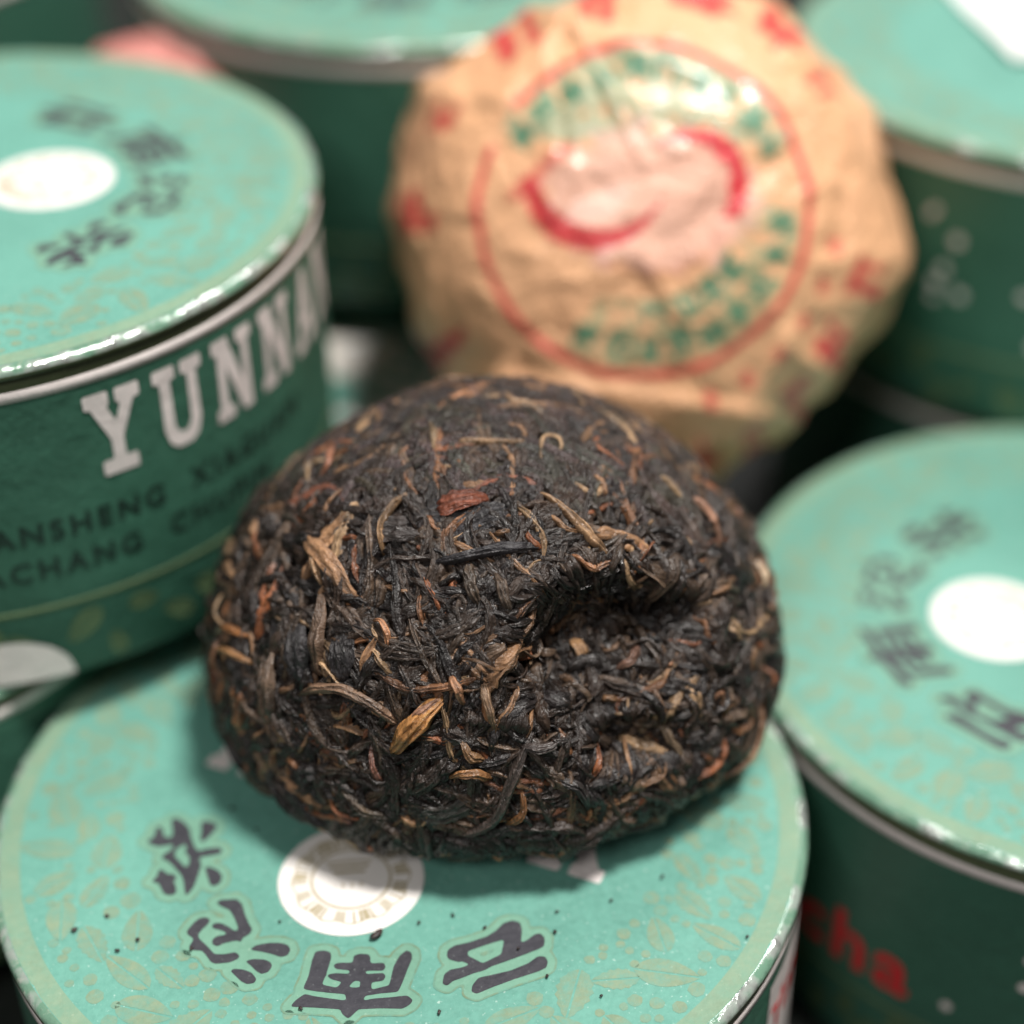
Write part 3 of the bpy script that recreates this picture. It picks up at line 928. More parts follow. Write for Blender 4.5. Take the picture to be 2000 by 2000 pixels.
def strands(P0, L, W, length, width, height, head, k0, k1, lift, base, kind, spine=None):
    """many leaves at once. P0 (N,3) centre on the smooth cake; returns verts (N,L,W,3), colours, luv"""
    N = len(length)
    if spine is None:
        n = normal(P0)
        ref = np.where(np.abs(n[:, 2:3]) < 0.8, np.array([[0, 0, 1.0]]), np.array([[1.0, 0, 0]]))
        a = np.cross(ref, n)
        a /= np.linalg.norm(a, axis=1, keepdims=True)
        b = np.cross(n, a)
        d0 = a * np.cos(head)[:, None] + b * np.sin(head)[:, None]
        half = L // 2
        sp = np.zeros((N, L, 3))
        sp[:, half] = P0
        for sgn in (1, -1):
            pcur, d = P0.copy(), d0 * sgn
            idxs = range(half + 1, L) if sgn > 0 else range(half - 1, -1, -1)
            for j in idxs:
                ds = length / (L - 1)
                v_ = (j - half) / half
                kap = (k0 + k1 * math.sin(math.pi * v_)) * sgn
                n = normal(pcur)
                d = d - n * (d * n).sum(1, keepdims=True)
                d /= np.linalg.norm(d, axis=1, keepdims=True)
                side = np.cross(n, d)
                th = (kap * ds)[:, None]
                d = d * np.cos(th) + side * np.sin(th)
                pcur = snap(pcur + d * ds[:, None])
                sp[:, j] = pcur
    else:
        sp = spine
    if spine is None:      # a leaf does not bridge the lip of the hollow
        dp = dimple(sp.reshape(-1, 3)).reshape(sp.shape[:2])
        ok = (dp.max(1) - dp.min(1)) < 0.115
        sp, length, width, height, lift, base, kind = (q_[ok] for q_ in (sp, length, width, height, lift, base, kind))
        N = len(length)
    n = normal(sp)
    tg = np.gradient(sp, axis=1)
    tg /= np.linalg.norm(tg, axis=2, keepdims=True) + 1e-9
    sd = np.cross(n, tg)
    v = np.linspace(0, 1, L)[None, :, None]
    c = np.linspace(-1, 1, W)[None, None, :]
    ph = rng.uniform(0, 6.28, (N, 1, 1))
    p2, v2 = np.broadcast_arrays(ph[:, :, 0], v[:, :, 0])
    nz = noise(np.stack([p2 * 3 + v2 * 4.0, p2, 0 * v2 + 0.3], -1))[:, :, None]
    nz2 = noise(np.stack([p2 * 5 + v2 * 6.0, p2 + 9, 0 * v2 + 0.7], -1))[:, :, None]
    pw = rng.uniform(0.35, 0.9, (N, 1, 1))
    skew = rng.uniform(0.6, 1.5, (N, 1, 1))
    taper = np.maximum(np.sin(np.pi * v ** skew), 0.0) ** pw * 0.92 + 0.08
    wl = width[:, None, None] * taper * (1 + 0.35 * nz) * 0.5
    wr = width[:, None, None] * taper * (1 + 0.35 * nz2) * 0.5
    lat = np.where(c < 0, c * wl, c * wr)
    kr = rng.uniform(1.5, 3.6, (N, 1, 1))
    tw = rng.uniform(-1.6, 1.6, (N, 1, 1))
    prof = np.sqrt(np.maximum(1 - c ** 2, 0)) * 1.2 - 0.75 * np.abs(c) ** 5
    wr1 = np.sin(kr * math.pi * c + ph + tw * 2 * math.pi * v + 2.0 * nz)
    wr2 = np.sin(kr * 2.3 * math.pi * c + ph * 2 - tw * 3 * v + 3.0 * nz2)
    wav = nz * 0.7 + 0.3 * np.sin(v * rng.uniform(6, 22, (N, 1, 1)) + ph * 3 + c * 2)
    flat = kind[:, None, None]          # 0 rolled strand .. 1 flat flake
    hz = height[:, None, None] * taper ** 0.6 * ((1 - 0.6 * flat) * prof + (0.30 + 0.15 * flat) * wr1 + 0.16 * wr2 + (0.25 + 0.5 * flat) * wav)
    lf = lift[:, None, None] * (np.sin(np.pi * v) ** 0.6 * 1.4 - 0.4) + 0.35 * height[:, None, None] * nz2
    base_pt = sunk(sp.reshape(-1, 3), n.reshape(-1, 3)).reshape(sp.shape)
    e_ = 0.006
    sl, sr = (sunk((sp + g_ * e_ * sd).reshape(-1, 3), n.reshape(-1, 3)).reshape(sp.shape) for g_ in (-1, 1))
    sd = (sr - sl) / (2 * e_)
    sd /= np.maximum(np.linalg.norm(sd, axis=2, keepdims=True), 1.0)
    tg = np.gradient(base_pt, axis=1)
    n = np.cross(tg, sd)
    n /= np.linalg.norm(n, axis=2, keepdims=True) + 1e-12
    pos = base_pt[:, :, None, :] + sd[:, :, None, :] * lat[..., None] + n[:, :, None, :] * (hz + lf)[..., None]
    jit = noise(pos * 60) * 0.10 * np.minimum(width, 0.04)[:, None, None]
    pos = pos + n[:, :, None, :] * jit[..., None]
    pos[..., 2] = np.maximum(pos[..., 2], -ZC + 0.0015)
    col = base[:, None, None, :] * (1.0 + 0.35 * nz[..., None] + 0.30 * wr1[..., None])
    darkend = sstep(0.25, 0.85, 0.5 + 0.5 * noise(pos * 14 + 7))[..., None]
    col = col * (0.45 + 0.55 * darkend) + 0.006
    lu = np.zeros(pos.shape)
    lu[..., 0] = v * length[:, None, None] + ph * 3
    lu[..., 1] = lat + ph * 7
    lu[..., 2] = np.repeat(smoothness(sp)[:, :, None], W, 2)
    return pos + OFF, np.clip(col, 0.004, 0.8), lu


def sample_surface(n, bias):
    out = []
    while sum(map(len, out)) < n:
        d = rng.normal(size=(n * 3, 3))
        d /= np.linalg.norm(d, axis=1)[:, None]
        p = snap(d * 0.5)
        nn = normal(p)
        vw = CAM - ORG - p
        vw /= np.linalg.norm(vw, axis=1)[:, None]
        fc = (nn * vw).sum(1)
        keep = rng.random(len(p)) < np.where(fc > -0.15, 1.0, bias) * np.where(p[:, 2] < -ZC * 0.9, 0.1, 1)
        # even out the polar crowding of the direction sampling
        out.append(p[keep])
    return np.concatenate(out)[:n]


batches = []


def batch(n, kind, ln, wd, hr, curv, lift, pal, weights, L=22, W=9, bias=0.45, where=None):
    P0 = sample_surface(n, bias)
    sm = smoothness(P0)
    length = rng.uniform(*ln, n)
    width = rng.uniform(*wd, n)
    hgt = width * rng.uniform(*hr, n) * (1 - 0.80 * sm)
    lf = rng.uniform(*lift, n) * (1 - 0.95 * sm) - 0.002 * sm
    k0 = rng.normal(0, curv, n)
    k1 = rng.normal(0, curv * 1.2, n)
    pick = rng.choice(len(pal), n, p=weights)
    base = np.array([pal[i][rng.integers(len(pal[i]))] for i in pick]) * rng.uniform(0.7, 1.25, (n, 1))
    # the cloth-pressed face is dustier and a little paler
    base = base * (1 + 0.6 * sm[:, None] * (base < 0.05))
    batches.append(strands(P0, L, W, length, width, hgt, rng.uniform(0, 6.28, n), k0, k1, lf, base, np.full(n, kind)))


PAL = (DARK, MIDC, TANC)
batch(800, 1.0, (0.09, 0.22), (0.045, 0.10), (0.11, 0.20), 1.5, (-0.012, 0.006), PAL, (0.82, 0.16, 0.02), 20, 13)
batch(1300, 0.25, (0.08, 0.26), (0.026, 0.054), (0.24, 0.40), 4.0, (-0.012, 0.011), PAL, (0.66, 0.27, 0.07))
batch(1200, 0.0, (0.07, 0.28), (0.013, 0.030), (0.36, 0.56), 5.5, (-0.006, 0.015), PAL, (0.54, 0.29, 0.17))
batch(800, 0.0, (0.04, 0.13), (0.009, 0.020), (0.40, 0.60), 13.0, (0.0, 0.018), PAL, (0.40, 0.28, 0.32), 18, 7)
batch(70, 0.0, (0.06, 0.16), (0.006, 0.012), (0.40, 0.60), 14.0, (0.018, 0.042), PAL, (0.35, 0.30, 0.35), 18, 7)
batch(1000, 0.3, (0.015, 0.05), (0.008, 0.020), (0.3, 0.6), 10.0, (0.0, 0.010), PAL, (0.50, 0.27, 0.23), 8, 6)

# leaves one can point at in the photograph: path in photo pixels (1932 px copy), width, colour
HERO = [
    ([(577, 1000), (592, 1030), (622, 1055), (648, 1085), (652, 1112), (682, 1136)], 42, (0.46, 0.25, 0.13), 0.5, 0.016),
    ([(590, 1015), (603, 1060), (608, 1112)], 14, (0.33, 0.20, 0.11), 0.1, 0.010),
    ([(846, 1310), (806, 1340), (772, 1378), (736, 1420)], 44, (0.52, 0.24, 0.075), 0.30, 0.024),
    ([(842, 1308), (800, 1330), (772, 1362)], 18, (0.30, 0.15, 0.09), 0.2, 0.022),
    ([(556, 1318), (610, 1293), (668, 1294), (722, 1325), (762, 1372)], 22, (0.20, 0.12, 0.075), 0.1, 0.020),
    ([(816, 958), (850, 956), (885, 948), (925, 938)], 46, (0.30, 0.085, 0.042), 0.7, 0.022),
    ([(842, 1470), (866, 1448), (900, 1444), (934, 1470)], 18, (0.34, 0.16, 0.06), 0.1, 0.024),
    ([(982, 1470), (988, 1515), (950, 1556)], 15, (0.30, 0.13, 0.045), 0.1, 0.018),
    ([(1006, 1368), (985, 1410), (962, 1470), (935, 1530), (888, 1562), (850, 1575)], 24, (0.050, 0.036, 0.030), 0.0, 0.026),
    ([(1003, 922), (1045, 955), (1095, 1000), (1150, 1058)], 22, (0.32, 0.19, 0.10), 0.3, 0.008),
    ([(775, 925), (745, 955), (722, 1000), (722, 1050)], 16, (0.34, 0.20, 0.10), 0.2, 0.010),
    ([(862, 833), (925, 836), (995, 831)], 14, (0.36, 0.22, 0.12), 0.3, 0.004),
    ([(950, 738), (966, 760), (1000, 765), (1026, 782)], 12, (0.38, 0.24, 0.14), 0.2, 0.004),
    ([(778, 735), (830, 722), (910, 716)], 12, (0.30, 0.17, 0.10), 0.3, 0.003),
    ([(808, 795), (820, 815), (818, 850)], 14, (0.30, 0.20, 0.11), 0.3, 0.003),
    ([(800, 1065), (870, 1060), (950, 1042), (1035, 1035)], 24, (0.030, 0.028, 0.032), 0.0, 0.018),
    ([(415, 1200), (450, 1186), (492, 1205)], 18, (0.33, 0.14, 0.05), 0.1, 0.014),
    ([(425, 1222), (460, 1230), (492, 1255)], 16, (0.30, 0.15, 0.06), 0.1, 0.016),
    ([(600, 905), (628, 880), (634, 838)], 13, (0.32, 0.13, 0.07), 0.1, 0.012),
    ([(582, 912), (588, 885), (618, 862)], 13, (0.34, 0.21, 0.10), 0.1, 0.010),
    ([(606, 1105), (616, 1160), (610, 1220), (604, 1280)], 26, (0.16, 0.10, 0.065), 0.2, 0.018),
    ([(560, 1170), (568, 1225), (588, 1300)], 62, (0.030, 0.027, 0.030), 0.9, 0.010),
    ([(640, 1180), (655, 1240), (650, 1300)], 58, (0.022, 0.019, 0.021), 0.9, 0.010),
    ([(522, 1215), (526, 1285), (524, 1370)], 24, (0.12, 0.08, 0.055), 0.1, 0.018),
    ([(1122, 1205), (1132, 1240), (1138, 1275)], 26, (0.34, 0.19, 0.09), 0.5, 0.016),
    ([(1190, 1282), (1225, 1268), (1245, 1240), (1236, 1222)], 20, (0.22, 0.12, 0.085), 0.1, 0.022),
    ([(1080, 1300), (1130, 1280), (1190, 1280)], 26, (0.030, 0.024, 0.022), 0.1, 0.016),
    ([(696, 1172), (728, 1172), (742, 1200), (736, 1236)], 14, (0.36, 0.17, 0.085), 0.1, 0.018),
    ([(848, 1265), (870, 1292), (876, 1330)], 17, (0.30, 0.15, 0.08), 0.1, 0.020),
    ([(912, 1278), (922, 1330), (935, 1380)], 18, (0.24, 0.15, 0.09), 0.2, 0.018),
    ([(866, 1375), (885, 1410), (918, 1436)], 20, (0.26, 0.14, 0.065), 0.3, 0.016),
    ([(700, 1395), (712, 1440), (728, 1482)], 13, (0.22, 0.09, 0.06), 0.2, 0.014),
    ([(1300, 935), (1330, 985), (1355, 1040)], 15, (0.30, 0.15, 0.09), 0.1, 0.012),
    ([(1408, 1055), (1420, 1090), (1428, 1120)], 16, (0.50, 0.36, 0.24), 0.2, 0.010),
    ([(1340, 1468), (1385, 1430), (1418, 1370), (1428, 1310)], 12, (0.30, 0.16, 0.09), 0.0, 0.016),
    ([(1240, 895), (1262, 925), (1285, 950)], 13, (0.34, 0.22, 0.12), 0.1, 0.008),
    ([(1120, 895), (1145, 935)], 13, (0.36, 0.20, 0.11), 0.1, 0.006),
    ([(968, 1400), (1030, 1405), (1085, 1398)], 20, (0.045, 0.034, 0.030), 0.0, 0.020),
    ([(1030, 1460), (1085, 1470), (1110, 1530)], 22, (0.030, 0.025, 0.024), 0.1, 0.020),
    ([(885, 1060), (890, 1110), (905, 1150)], 26, (0.12, 0.085, 0.06), 0.4, 0.014),
    ([(930, 1075), (950, 1120), (960, 1160)], 24, (0.10, 0.07, 0.05), 0.4, 0.014),
    ([(1255, 1330), (1275, 1380), (1290, 1440)], 16, (0.20, 0.14, 0.09), 0.1, 0.014),
    ([(1225, 1400), (1255, 1390), (1262, 1360)], 22, (0.26, 0.19, 0.11), 0.5, 0.012),
    ([(690, 1010), (740, 1000), (800, 1000)], 56, (0.055, 0.042, 0.038), 0.9, 0.004),
    ([(770, 980), (830, 960), (900, 965)], 60, (0.030, 0.028, 0.032), 0.9, -0.004),
    ([(850, 1020), (900, 985), (960, 960)], 60, (0.036, 0.034, 0.038), 0.9, -0.002),
    ([(440, 1060), (455, 1090), (470, 1110)], 16, (0.33, 0.19, 0.10), 0.1, 0.010),
    ([(760, 1520), (840, 1530), (905, 1500)], 46, (0.030, 0.024, 0.018), 0.8, 0.008),
    ([(640, 1470), (700, 1520), (760, 1545)], 18, (0.070, 0.048, 0.030), 0.1, 0.010),
]
hb = [[], [], []]
for path, wpx, colr, kd, lf in HERO:
    P3 = np.array([hit((x * 2000 / 1932, y * 2000 / 1932)) for x, y in path])
    seg = np.r_[0, np.cumsum(np.linalg.norm(np.diff(P3, axis=0), axis=1))]
    L = 26
    tt = np.linspace(0, seg[-1], L)
    sp = np.stack([np.interp(tt, seg, P3[:, i]) for i in range(3)], -1)
    for _ in range(3):
        sp[1:-1] = (sp[:-2] + 2 * sp[1:-1] + sp[2:]) / 4
    sp = snap(sp)
    wd = np.array([wpx / 1932 * 2000 / 870])
    a, b, c = strands(None, L, 11, np.array([seg[-1]]), wd, wd * (0.36 if kd < 0.5 else 0.12), None, None, None, np.array([lf * 1.0 + 0.016 * (1 - 0.9 * float(smoothness(P3.mean(0)[None])[0]))]), np.array([colr]) * 1.35, np.array([kd]), sp[None])
    hb[0].append(a)
    hb[1].append(b)
    hb[2].append(c)
hero = [np.concatenate(x) for x in hb]
nh = len(hero[0])

# rank by how large each leaf shows to the photograph; the largest become parts of their own
cand = []
for bi, (a, b, c) in enumerate(batches[:4]):
    mid = a[:, a.shape[1] // 2, a.shape[2] // 2] - OFF
    nn = normal(mid)
    vw = CAM - ORG - mid
    vw /= np.linalg.norm(vw, axis=1)[:, None]
    fc = (nn * vw).sum(1)
    size = np.linalg.norm(a[:, -1, 4] - a[:, 0, 4], axis=1) * np.linalg.norm(a[:, a.shape[1] // 2, -1] - a[:, a.shape[1] // 2, 0], axis=1)
    hgt = implicit(mid)
    for i in np.nonzero((fc > 0.3))[0]:
        cand.append((size[i] * (1.5 if bi >= 2 else 1.0) * (hgt[i] ** 8), bi, i))
cand.sort(reverse=True)
single = {}
for s, bi, i in cand[:300 - nh]:
    single.setdefault(bi, set()).add(int(i))


def leaf_obj(a, b, c):
    L, W = a.shape[:2]
    me = mesh('leaf', a.reshape(-1, 3), grid_faces(L, W), (M['tea'],), col=b.reshape(-1, 3), luv=c.reshape(-1, 3))
    return obj('leaf', me, cake)


for i in range(nh):
    leaf_obj(hero[0][i], hero[1][i], hero[2][i])
vs, fs, cs, ls, off = [], [], [], [], 0
for bi, (a, b, c) in enumerate(batches):
    N, L, W = a.shape[:3]
    g = grid_faces(L, W)
    own = single.get(bi, set())
    for i in sorted(own):
        leaf_obj(a[i], b[i], c[i])
    rest = np.array([i for i in range(N) if i not in own])
    vs.append(a[rest].reshape(-1, 3))
    cs.append(b[rest].reshape(-1, 3))
    ls.append(c[rest].reshape(-1, 3))
    fs.append((g[None] + (np.arange(len(rest)) * L * W)[:, None, None] + off).reshape(-1, 4))
    off += len(rest) * L * W
o = obj('small_leaves', mesh('small_leaves', np.concatenate(vs), np.concatenate(fs), (M['tea'],), col=np.concatenate(cs), luv=np.concatenate(ls)), cake)
o['kind'] = 'stuff'

# ------------------------------------------------------------------ paper wrapped cakes


def seg_dist(X, Y, ax_, ay_, bx_, by_):
    ex, ey = bx_ - ax_, by_ - ay_
    t_ = np.clip(((X - ax_) * ex + (Y - ay_) * ey) / (ex * ex + ey * ey), 0, 1)
    return np.hypot(X - ax_ - t_ * ex, Y - ay_ - t_ * ey)


def wrapped(name, centre, axis, upv, rad, cap, back, label, paint, seed, corners):
    """dome of paper facing axis; folds run round the shoulder and gather behind"""
    root = empty(name, centre, label, 'wrapped tea cake')
    z = np.array(axis, float)
    z /= np.linalg.norm(z)
    y = np.array(upv, float)
    y -= z * (y @ z)
    y /= np.linalg.norm(y)
    x = np.cross(y, z)
    nT, nP = 190, 420
    T_, P_ = np.meshgrid(np.linspace(np.pi / 2 - 0.002, -np.pi / 2 + 0.002, nT), np.linspace(0, 2 * np.pi, nP, endpoint=False))
    n_ = np.where(T_ > 0, 2.25, 2.0)
    rs = (np.abs(np.cos(T_)) ** n_ + np.abs(np.sin(T_)) ** n_) ** (-1 / n_)
    rho = rs * np.cos(T_)
    zz = np.where(T_ > 0, cap, back) * rs * np.sin(T_)
    # polygonal outline from the folded sheet
    ca = np.array([c[0] for c in corners])
    cr = np.array([c[1] for c in corners])
    order = np.argsort(ca)
    ca, cr = np.radians(ca[order]), cr[order]
    px_, py_ = cr * np.cos(ca), cr * np.sin(ca)
    dirs = np.stack([np.cos(P_[:, 0]), np.sin(P_[:, 0])], -1)
    pr = np.zeros(nP)
    for i in range(len(ca)):
        ax_, ay_ = px_[i], py_[i]
        bx_, by_ = px_[(i + 1) % len(ca)], py_[(i + 1) % len(ca)]
        ex, ey = bx_ - ax_, by_ - ay_
        den = dirs[:, 0] * ey - dirs[:, 1] * ex
        t_ = (ax_ * ey - ay_ * ex) / np.where(np.abs(den) < 1e-9, 1e-9, den)
        s_ = (ax_ * dirs[:, 1] - ay_ * dirs[:, 0]) / np.where(np.abs(den) < 1e-9, 1e-9, den)
        ok = (t_ > 0) & (s_ >= -1e-6) & (s_ <= 1 + 1e-6)
        pr = np.where(ok, t_, pr)
    for _ in range(4):
        pr = (np.roll(pr, 1) + 2 * pr + np.roll(pr, -1)) / 4
    wgt = sstep(0.66, 1.0, rho)
    R2 = rho * rad * (1 + (pr[:, None] - 1) * wgt)
    X, Y = R2 * np.cos(P_), R2 * np.sin(P_)
    q = np.stack([X * 3 + seed, Y * 3, zz * 3], -1)
    fold = (1 - np.abs(noise(q * 1.3))) ** 3 * (0.012 + 0.010 * sstep(0.6, 1.0, rho)) + noise(q * 4) * 0.004
    pleat = np.abs(np.sin(P_ * 8.5 + 2.5 * noise(q * 0.8))) ** 0.6 * 0.013 * sstep(0.30, -0.15, zz) * sstep(0.02, 0.3, rho) + np.sin(P_ * 27 + 3 * noise(q)) * 0.005 * sstep(0.2, -0.2, zz) * sstep(0.02, 0.3, rho)
    cr_ = random.Random(int(seed * 10))
    for _ in range(26):            # sharp creases of the folded sheet
        r0, a0_ = cr_.uniform(0.25, 1.0) * rad, cr_.uniform(0, 6.28)
        a1_ = a0_ + cr_.uniform(-1.5, 1.5)
        ln_ = cr_.uniform(0.15, 0.5)
        cx, cy = r0 * math.cos(a0_), r0 * math.sin(a0_)
        d_ = seg_dist(X, Y, cx - ln_ / 2 * math.cos(a1_), cy - ln_ / 2 * math.sin(a1_), cx + ln_ / 2 * math.cos(a1_), cy + ln_ / 2 * math.sin(a1_))
        fold = fold + cr_.choice((-0.008, 0.009, 0.013)) * np.maximum(0, 1 - d_ / cr_.uniform(0.02, 0.06))
    fold = fold + 0.022 * sstep(-0.475, -0.50, Y + 0.10 * X) * (zz > 0)       # flap folded over below the print
    rr2 = np.sqrt(R2 ** 2 + zz ** 2) + 1e-9
    k = 1 + (fold - 0.008 + pleat) / rr2 * sstep(0.02, 0.2, rho)
    L = np.stack([X * k, Y * k, zz * k], -1)
    wpos = L[..., 0:1] * x + L[..., 1:2] * y + L[..., 2:3] * z
    col = paint(X.ravel(), Y.ravel(), zz.ravel())
    me = mesh('paper', wpos.reshape(-1, 3), grid_faces(nP, nT, True), (M['wrap'],), col=col)
    obj('paper', me, root)
    # twisted tail of paper tucked behind
    V, F = [], []
    for i in range(24):
        a = i / 24 * 2 * math.pi
        for j in range(5):
            u = j / 4
            r_ = 0.10 * (1 - 0.5 * u) * (1 + 0.35 * math.sin(a * 5 + u * 3))
            V.append(x * r_ * math.cos(a + u) + y * r_ * math.sin(a + u) - z * (back * 0.93 + u * 0.07))
    obj('paper_tail', mesh('paper_tail', np.array(V), grid_faces(24, 5, True), (M['wrap'],), col=np.tile(np.array([[0.62, 0.36, 0.17, 0.0]]), (len(V), 1))), root)
    return root


TAN = np.array([0.78, 0.43, 0.235])
REDP = np.array([0.62, 0.035, 0.045])
GRN = np.array([0.05, 0.22, 0.13])
PINK = np.array([0.80, 0.46, 0.38])


def paint_tan(X, Y, Z):
    n = len(X)
    c = np.tile(np.append(TAN, 0.22), (n, 1))
    r = np.hypot(X, Y)
    a = np.degrees(np.arctan2(Y, X))
    front = Z > -0.05

    def put(mask, col, k=1.0, coat=None):
        mk = (mask & front).astype(float)[:, None] * k
        c[:, :3] = c[:, :3] * (1 - mk) + col * mk
        if coat is not None:
            c[mask & front, 3] = coat

    nz = noise(np.stack([X * 22, Y * 22, 0 * X], -1))
    nz2 = noise(np.stack([X * 40, Y * 40, 0 * X + 4], -1))
    # green ground with lettering gaps, above and at lower right inside the ring
    up = (r < 0.455) & (Y > 0.16 + 0.10 * np.abs(X)) & (nz > -0.25)
    put(up, np.array([0.26, 0.40, 0.26]), 0.72, 0.42)
    put((r > 0.25) & (r < 0.44) & (a > -115) & (a < 5) & (nz > -0.1), np.array([0.30, 0.36, 0.20]), 0.6)
    for rg, a_lo, a_hi, st_ in ((0.385, -112, 2, 13.5), (0.29, -82, -22, 17), (0.385, 28, 152, 13.5)):
        for ga in np.arange(a_lo, a_hi, st_):
            ca_, sa_ = math.cos(math.radians(ga)), math.sin(math.radians(ga))
            u = (X - rg * ca_) * ca_ + (Y - rg * sa_) * sa_
            w = -(X - rg * ca_) * sa_ + (Y - rg * sa_) * ca_
            gr = random.Random(int(ga * 3 + rg * 1000))
            mk = np.zeros(n, bool)
            for q_ in range(5):
                o_ = gr.uniform(-0.032, 0.032)
                if q_ % 2:
                    mk |= (np.abs(w - o_) < 0.009) & (np.abs(u) < gr.uniform(0.02, 0.042))
                else:
                    mk |= (np.abs(u - o_) < 0.009) & (np.abs(w) < gr.uniform(0.02, 0.040))
            put(mk, GRN, 0.9)
    # pale pink emblem with two red crescents
    em = (np.hypot((X - 0.02) / 0.30, (Y - 0.03) / 0.20) < 1 + 0.25 * nz)
    put(em, PINK, 0.65, 0.42)
    cr1 = (np.hypot(X + 0.14, Y - 0.08) < 0.20) & (np.hypot(X + 0.11, Y - 0.13) > 0.19)
    put(cr1 & (Y < 0.08), REDP, 0.95)
    cr2 = (np.hypot(X - 0.14, Y - 0.07) < 0.15) & (np.hypot(X - 0.10, Y - 0.05) > 0.135)
    put(cr2 & (Y > -0.02), REDP, 1.0)
    put((seg_dist(X, Y, -0.36, 0.03, -0.22, 0.16) < 0.018), REDP, 0.6)
    put((np.abs(np.hypot(X - 0.02, Y - 0.04) - 0.22) < 0.016) & (a < 20) & (a > -140), REDP, 0.12)
    # ring
    put((np.abs(r - 0.455) < 0.012) & ~((a > 143) & (a < 158)), REDP, 0.92)
    # red characters round the shoulder
    blocks = [(180, 0.66, 0.07), (155, 0.64, 0.05), (126, 0.66, 0.11), (100, 0.66, 0.12), (78, 0.68, 0.11), (56, 0.66, 0.09), (38, 0.62, 0.05),
              (214, 0.70, 0.09), (-14, 0.66, 0.06), (-32, 0.66, 0.06), (-46, 0.68, 0.055), (-60, 0.68, 0.055), (-74, 0.68, 0.05), (-98, 0.66, 0.05), (240, 0.66, 0.05)]
    for ba, br, bs in blocks:
        cx, cy = br * math.cos(math.radians(ba)), br * math.sin(math.radians(ba))
        u = (X - cx) * math.cos(math.radians(ba)) + (Y - cy) * math.sin(math.radians(ba))
        w = -(X - cx) * math.sin(math.radians(ba)) + (Y - cy) * math.cos(math.radians(ba))
        pr_ = random.Random(int(ba * 7 + br * 100))
        mk = np.zeros(n, bool)
        for _ in range(5):
            if pr_.random() < 0.5:
                u0 = pr_.uniform(-0.8, 0.8) * bs
                mk |= seg_dist(u, w, u0, -bs * pr_.uniform(0.5, 0.9), u0 + pr_.uniform(-.2, .2) * bs, bs * pr_.uniform(0.5, 0.9)) < bs * 0.17
            else:
                w0 = pr_.uniform(-0.7, 0.7) * bs
                mk |= seg_dist(u, w, -bs * pr_.uniform(0.5, 0.9), w0, bs * pr_.uniform(0.5, 0.9), w0 + pr_.uniform(-.3, .3) * bs) < bs * 0.17
        put(mk, REDP, 0.88)
    for ba in (-8, -20, -32, -44, -56, -68):
        cx, cy = 0.55 * math.cos(math.radians(ba)), 0.55 * math.sin(math.radians(ba))
        put(np.hypot(X - cx, (Y - cy) * 0.8) < 0.020, REDP, 0.7)
    return c


WC = (0.86, 1.73, 0.645)
wrapped('wrapped_tea_cake', WC, (-0.15, -0.83, 0.54), (0, 0, 1), 0.775, 0.66, 0.42, 'tea cake wrapped in tan paper with red and green print behind the dark cake', paint_tan, 2.0,
        [(150, 1.05), (175, 1.01), (205, 0.98), (232, 0.96), (258, 0.97), (285, 1.00), (320, 0.97), (352, 1.05), (28, 0.98), (62, 0.99), (95, 0.98), (122, 0.95)])


def paint_pink(X, Y, Z):
    c = np.tile(np.array([[0.66, 0.25, 0.22, 0.1]]), (len(X), 1))
    k = sstep(0.0, 0.5, noise(np.stack([X * 6, Y * 6, Z * 6], -1)))[:, None]
    c[:, :3] = c[:, :3] * (1 - 0.5 * k) + np.array([0.7, 0.5, 0.42]) * 0.5 * k
    return c


wrapped('wrapped_tea_cake', (-0.62, 2.62, 0.60), (-0.1, -0.3, 0.95), (0, 1, 0), 0.42, 0.36, 0.38, 'small pink paper wrapped cake half hidden behind the left box', paint_pink, 9.0,
        [(0, 1.0), (60, 0.98), (120, 1.02), (180, 1.0), (240, 0.97), (300, 1.0)])

# ------------------------------------------------------------------ slip on the upper right lid, crumbs, surface below
sl = empty('paper_slip', (2.44, 2.60, 0.924), 'white paper slip with red print on the upper right lid', 'paper slip', rot=0.03)
V, F = [], []
nu, nv_ = 16, 20
Ug, Vg = np.meshgrid(np.linspace(-0.30, 0.34, nu), np.linspace(-0.36, 0.40, nv_), indexing='ij')
Zg = 0.006 + 0.03 * np.abs(Ug) ** 2 + 0.012 * np.sin(Vg * 4 + Ug * 2) ** 2
top = np.stack([Ug, Vg, Zg], -1).reshape(-1, 3)
bot = top - np.array([0, 0, 0.004])
g = grid_faces(nu, nv_)
obj('sheet', mesh('sheet', np.concatenate([top, bot]), np.concatenate([g, g[:, ::-1] + nu * nv_]), (M['card'],)), sl)
P, Fc = text_2d('TUOCHA', 0.16, 0.006)
P = P - P.mean(0)
zt = 0.0085 + 0.03 * np.abs(P[:, 1]) ** 2 + 0.012 * np.sin(P[:, 0] * 4 + P[:, 1] * 2) ** 2
obj('red_lettering', mesh('red_lettering', np.stack([-P[:, 1] + 0.05, P[:, 0], zt + 0.004], -1), Fc, (M['red'],), smooth=False), sl)

crumb_mat = NT('crumb')
v = crumb_mat.coord(1 / S)
M['crumb'] = crumb_mat.out(Base_Color=crumb_mat.ramp(crumb_mat.noise(v, 60, 3), [(0.4, (0.012, 0.010, 0.010)), (0.7, (0.09, 0.04, 0.03))]), Roughness=0.5)


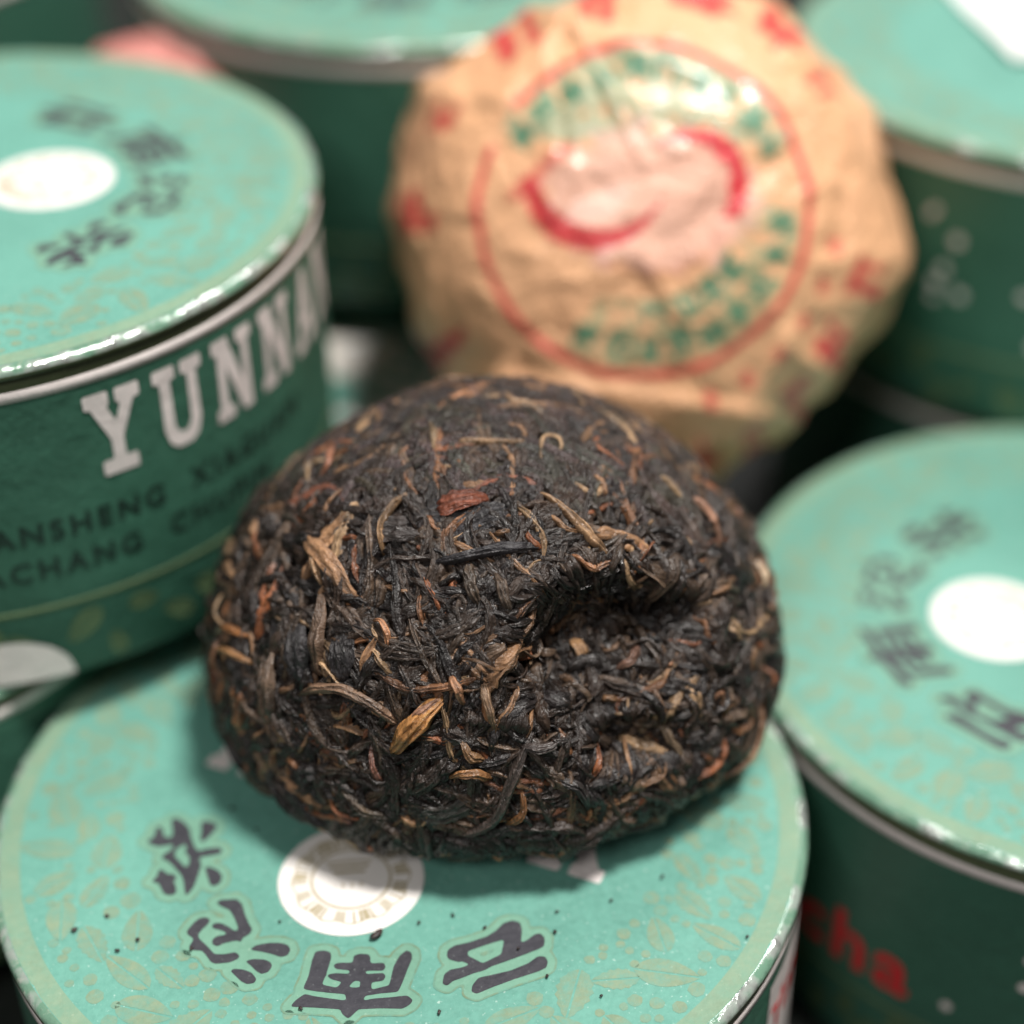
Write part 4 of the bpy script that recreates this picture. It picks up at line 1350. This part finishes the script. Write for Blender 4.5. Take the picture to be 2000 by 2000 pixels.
def crumb(x, y, ln, wd, rot, label, group=None):
    nu, nv_ = 12, 8
    V = np.zeros((nu, nv_, 3))
    sd_ = rng.uniform(0, 50)
    for i in range(nu):
        a = i / nu * 2 * math.pi
        for j in range(nv_):
            b = -math.pi / 2 + (j + 0.02) / (nv_ - 0.96) * math.pi
            V[i, j] = (ln * math.cos(b) * math.cos(a), wd * math.cos(b) * math.sin(a), wd * 0.7 * (math.sin(b) + 1))
    V = V.reshape(-1, 3)
    V *= (1 + 0.45 * noise(V / ln * 1.2 + sd_))[:, None]
    V[:, 2] = np.maximum(V[:, 2], 0)
    o = obj('tea_crumb', mesh('tea_crumb', V, grid_faces(nu, nv_, True), (M['crumb'],)))
    o.location = (x * S, y * S, 0.004 * S)
    o.rotation_euler = (0, 0, rot)
    tag(o, label, 'tea crumb', group)


crumb(-0.079, -0.426, 0.018, 0.009, 0.75, 'largest black tea crumb just below the white seal on the front lid')
crumb(-0.771, -0.335, 0.0075, 0.006, 0.1, 'black tea crumb at the far left among the printed leaves of the front lid')
for x, y in [(-0.623, -0.38), (-0.667, -0.407), (0.328, -0.461), (0.296, -0.586), (0.409, -0.653), (0.763, -0.522), (-0.252, -0.617), (-0.70, -0.30), (0.05, -0.66), (-0.5, -0.42), (0.10, -0.385), (0.17, -0.43), (0.02, -0.40), (0.34, -0.40), (0.47, -0.38), (-0.36, -0.06), (-0.42, 0.02), (0.60, -0.32), (0.24, -0.50), (-0.30, -0.36)]:
    crumb(x, y, prng.uniform(0.0035, 0.0065), prng.uniform(0.003, 0.005), prng.uniform(0, 3), 'speck of black tea dust on the front lid', 'tea dust specks on the front lid')

v, f = np.array([(-14, -8, -BH), (14, -8, -BH), (14, 16, -BH), (-14, 16, -BH)], float), [(0, 1, 2, 3)]
t = NT('dark_table_top')
vv_ = t.coord(1 / S)
nz_ = t.noise(vv_, 6.0, 5, 0.6)
M['table'] = t.out(Base_Color=t.ramp(nz_, [(0.3, (0.010, 0.014, 0.012)), (0.7, (0.02, 0.024, 0.02))]), Roughness=0.5)
o = obj('table_top', mesh('table_top', v - np.array([0, 0, 0.003]), f, (M['table'],), smooth=False))
o['kind'] = 'structure'
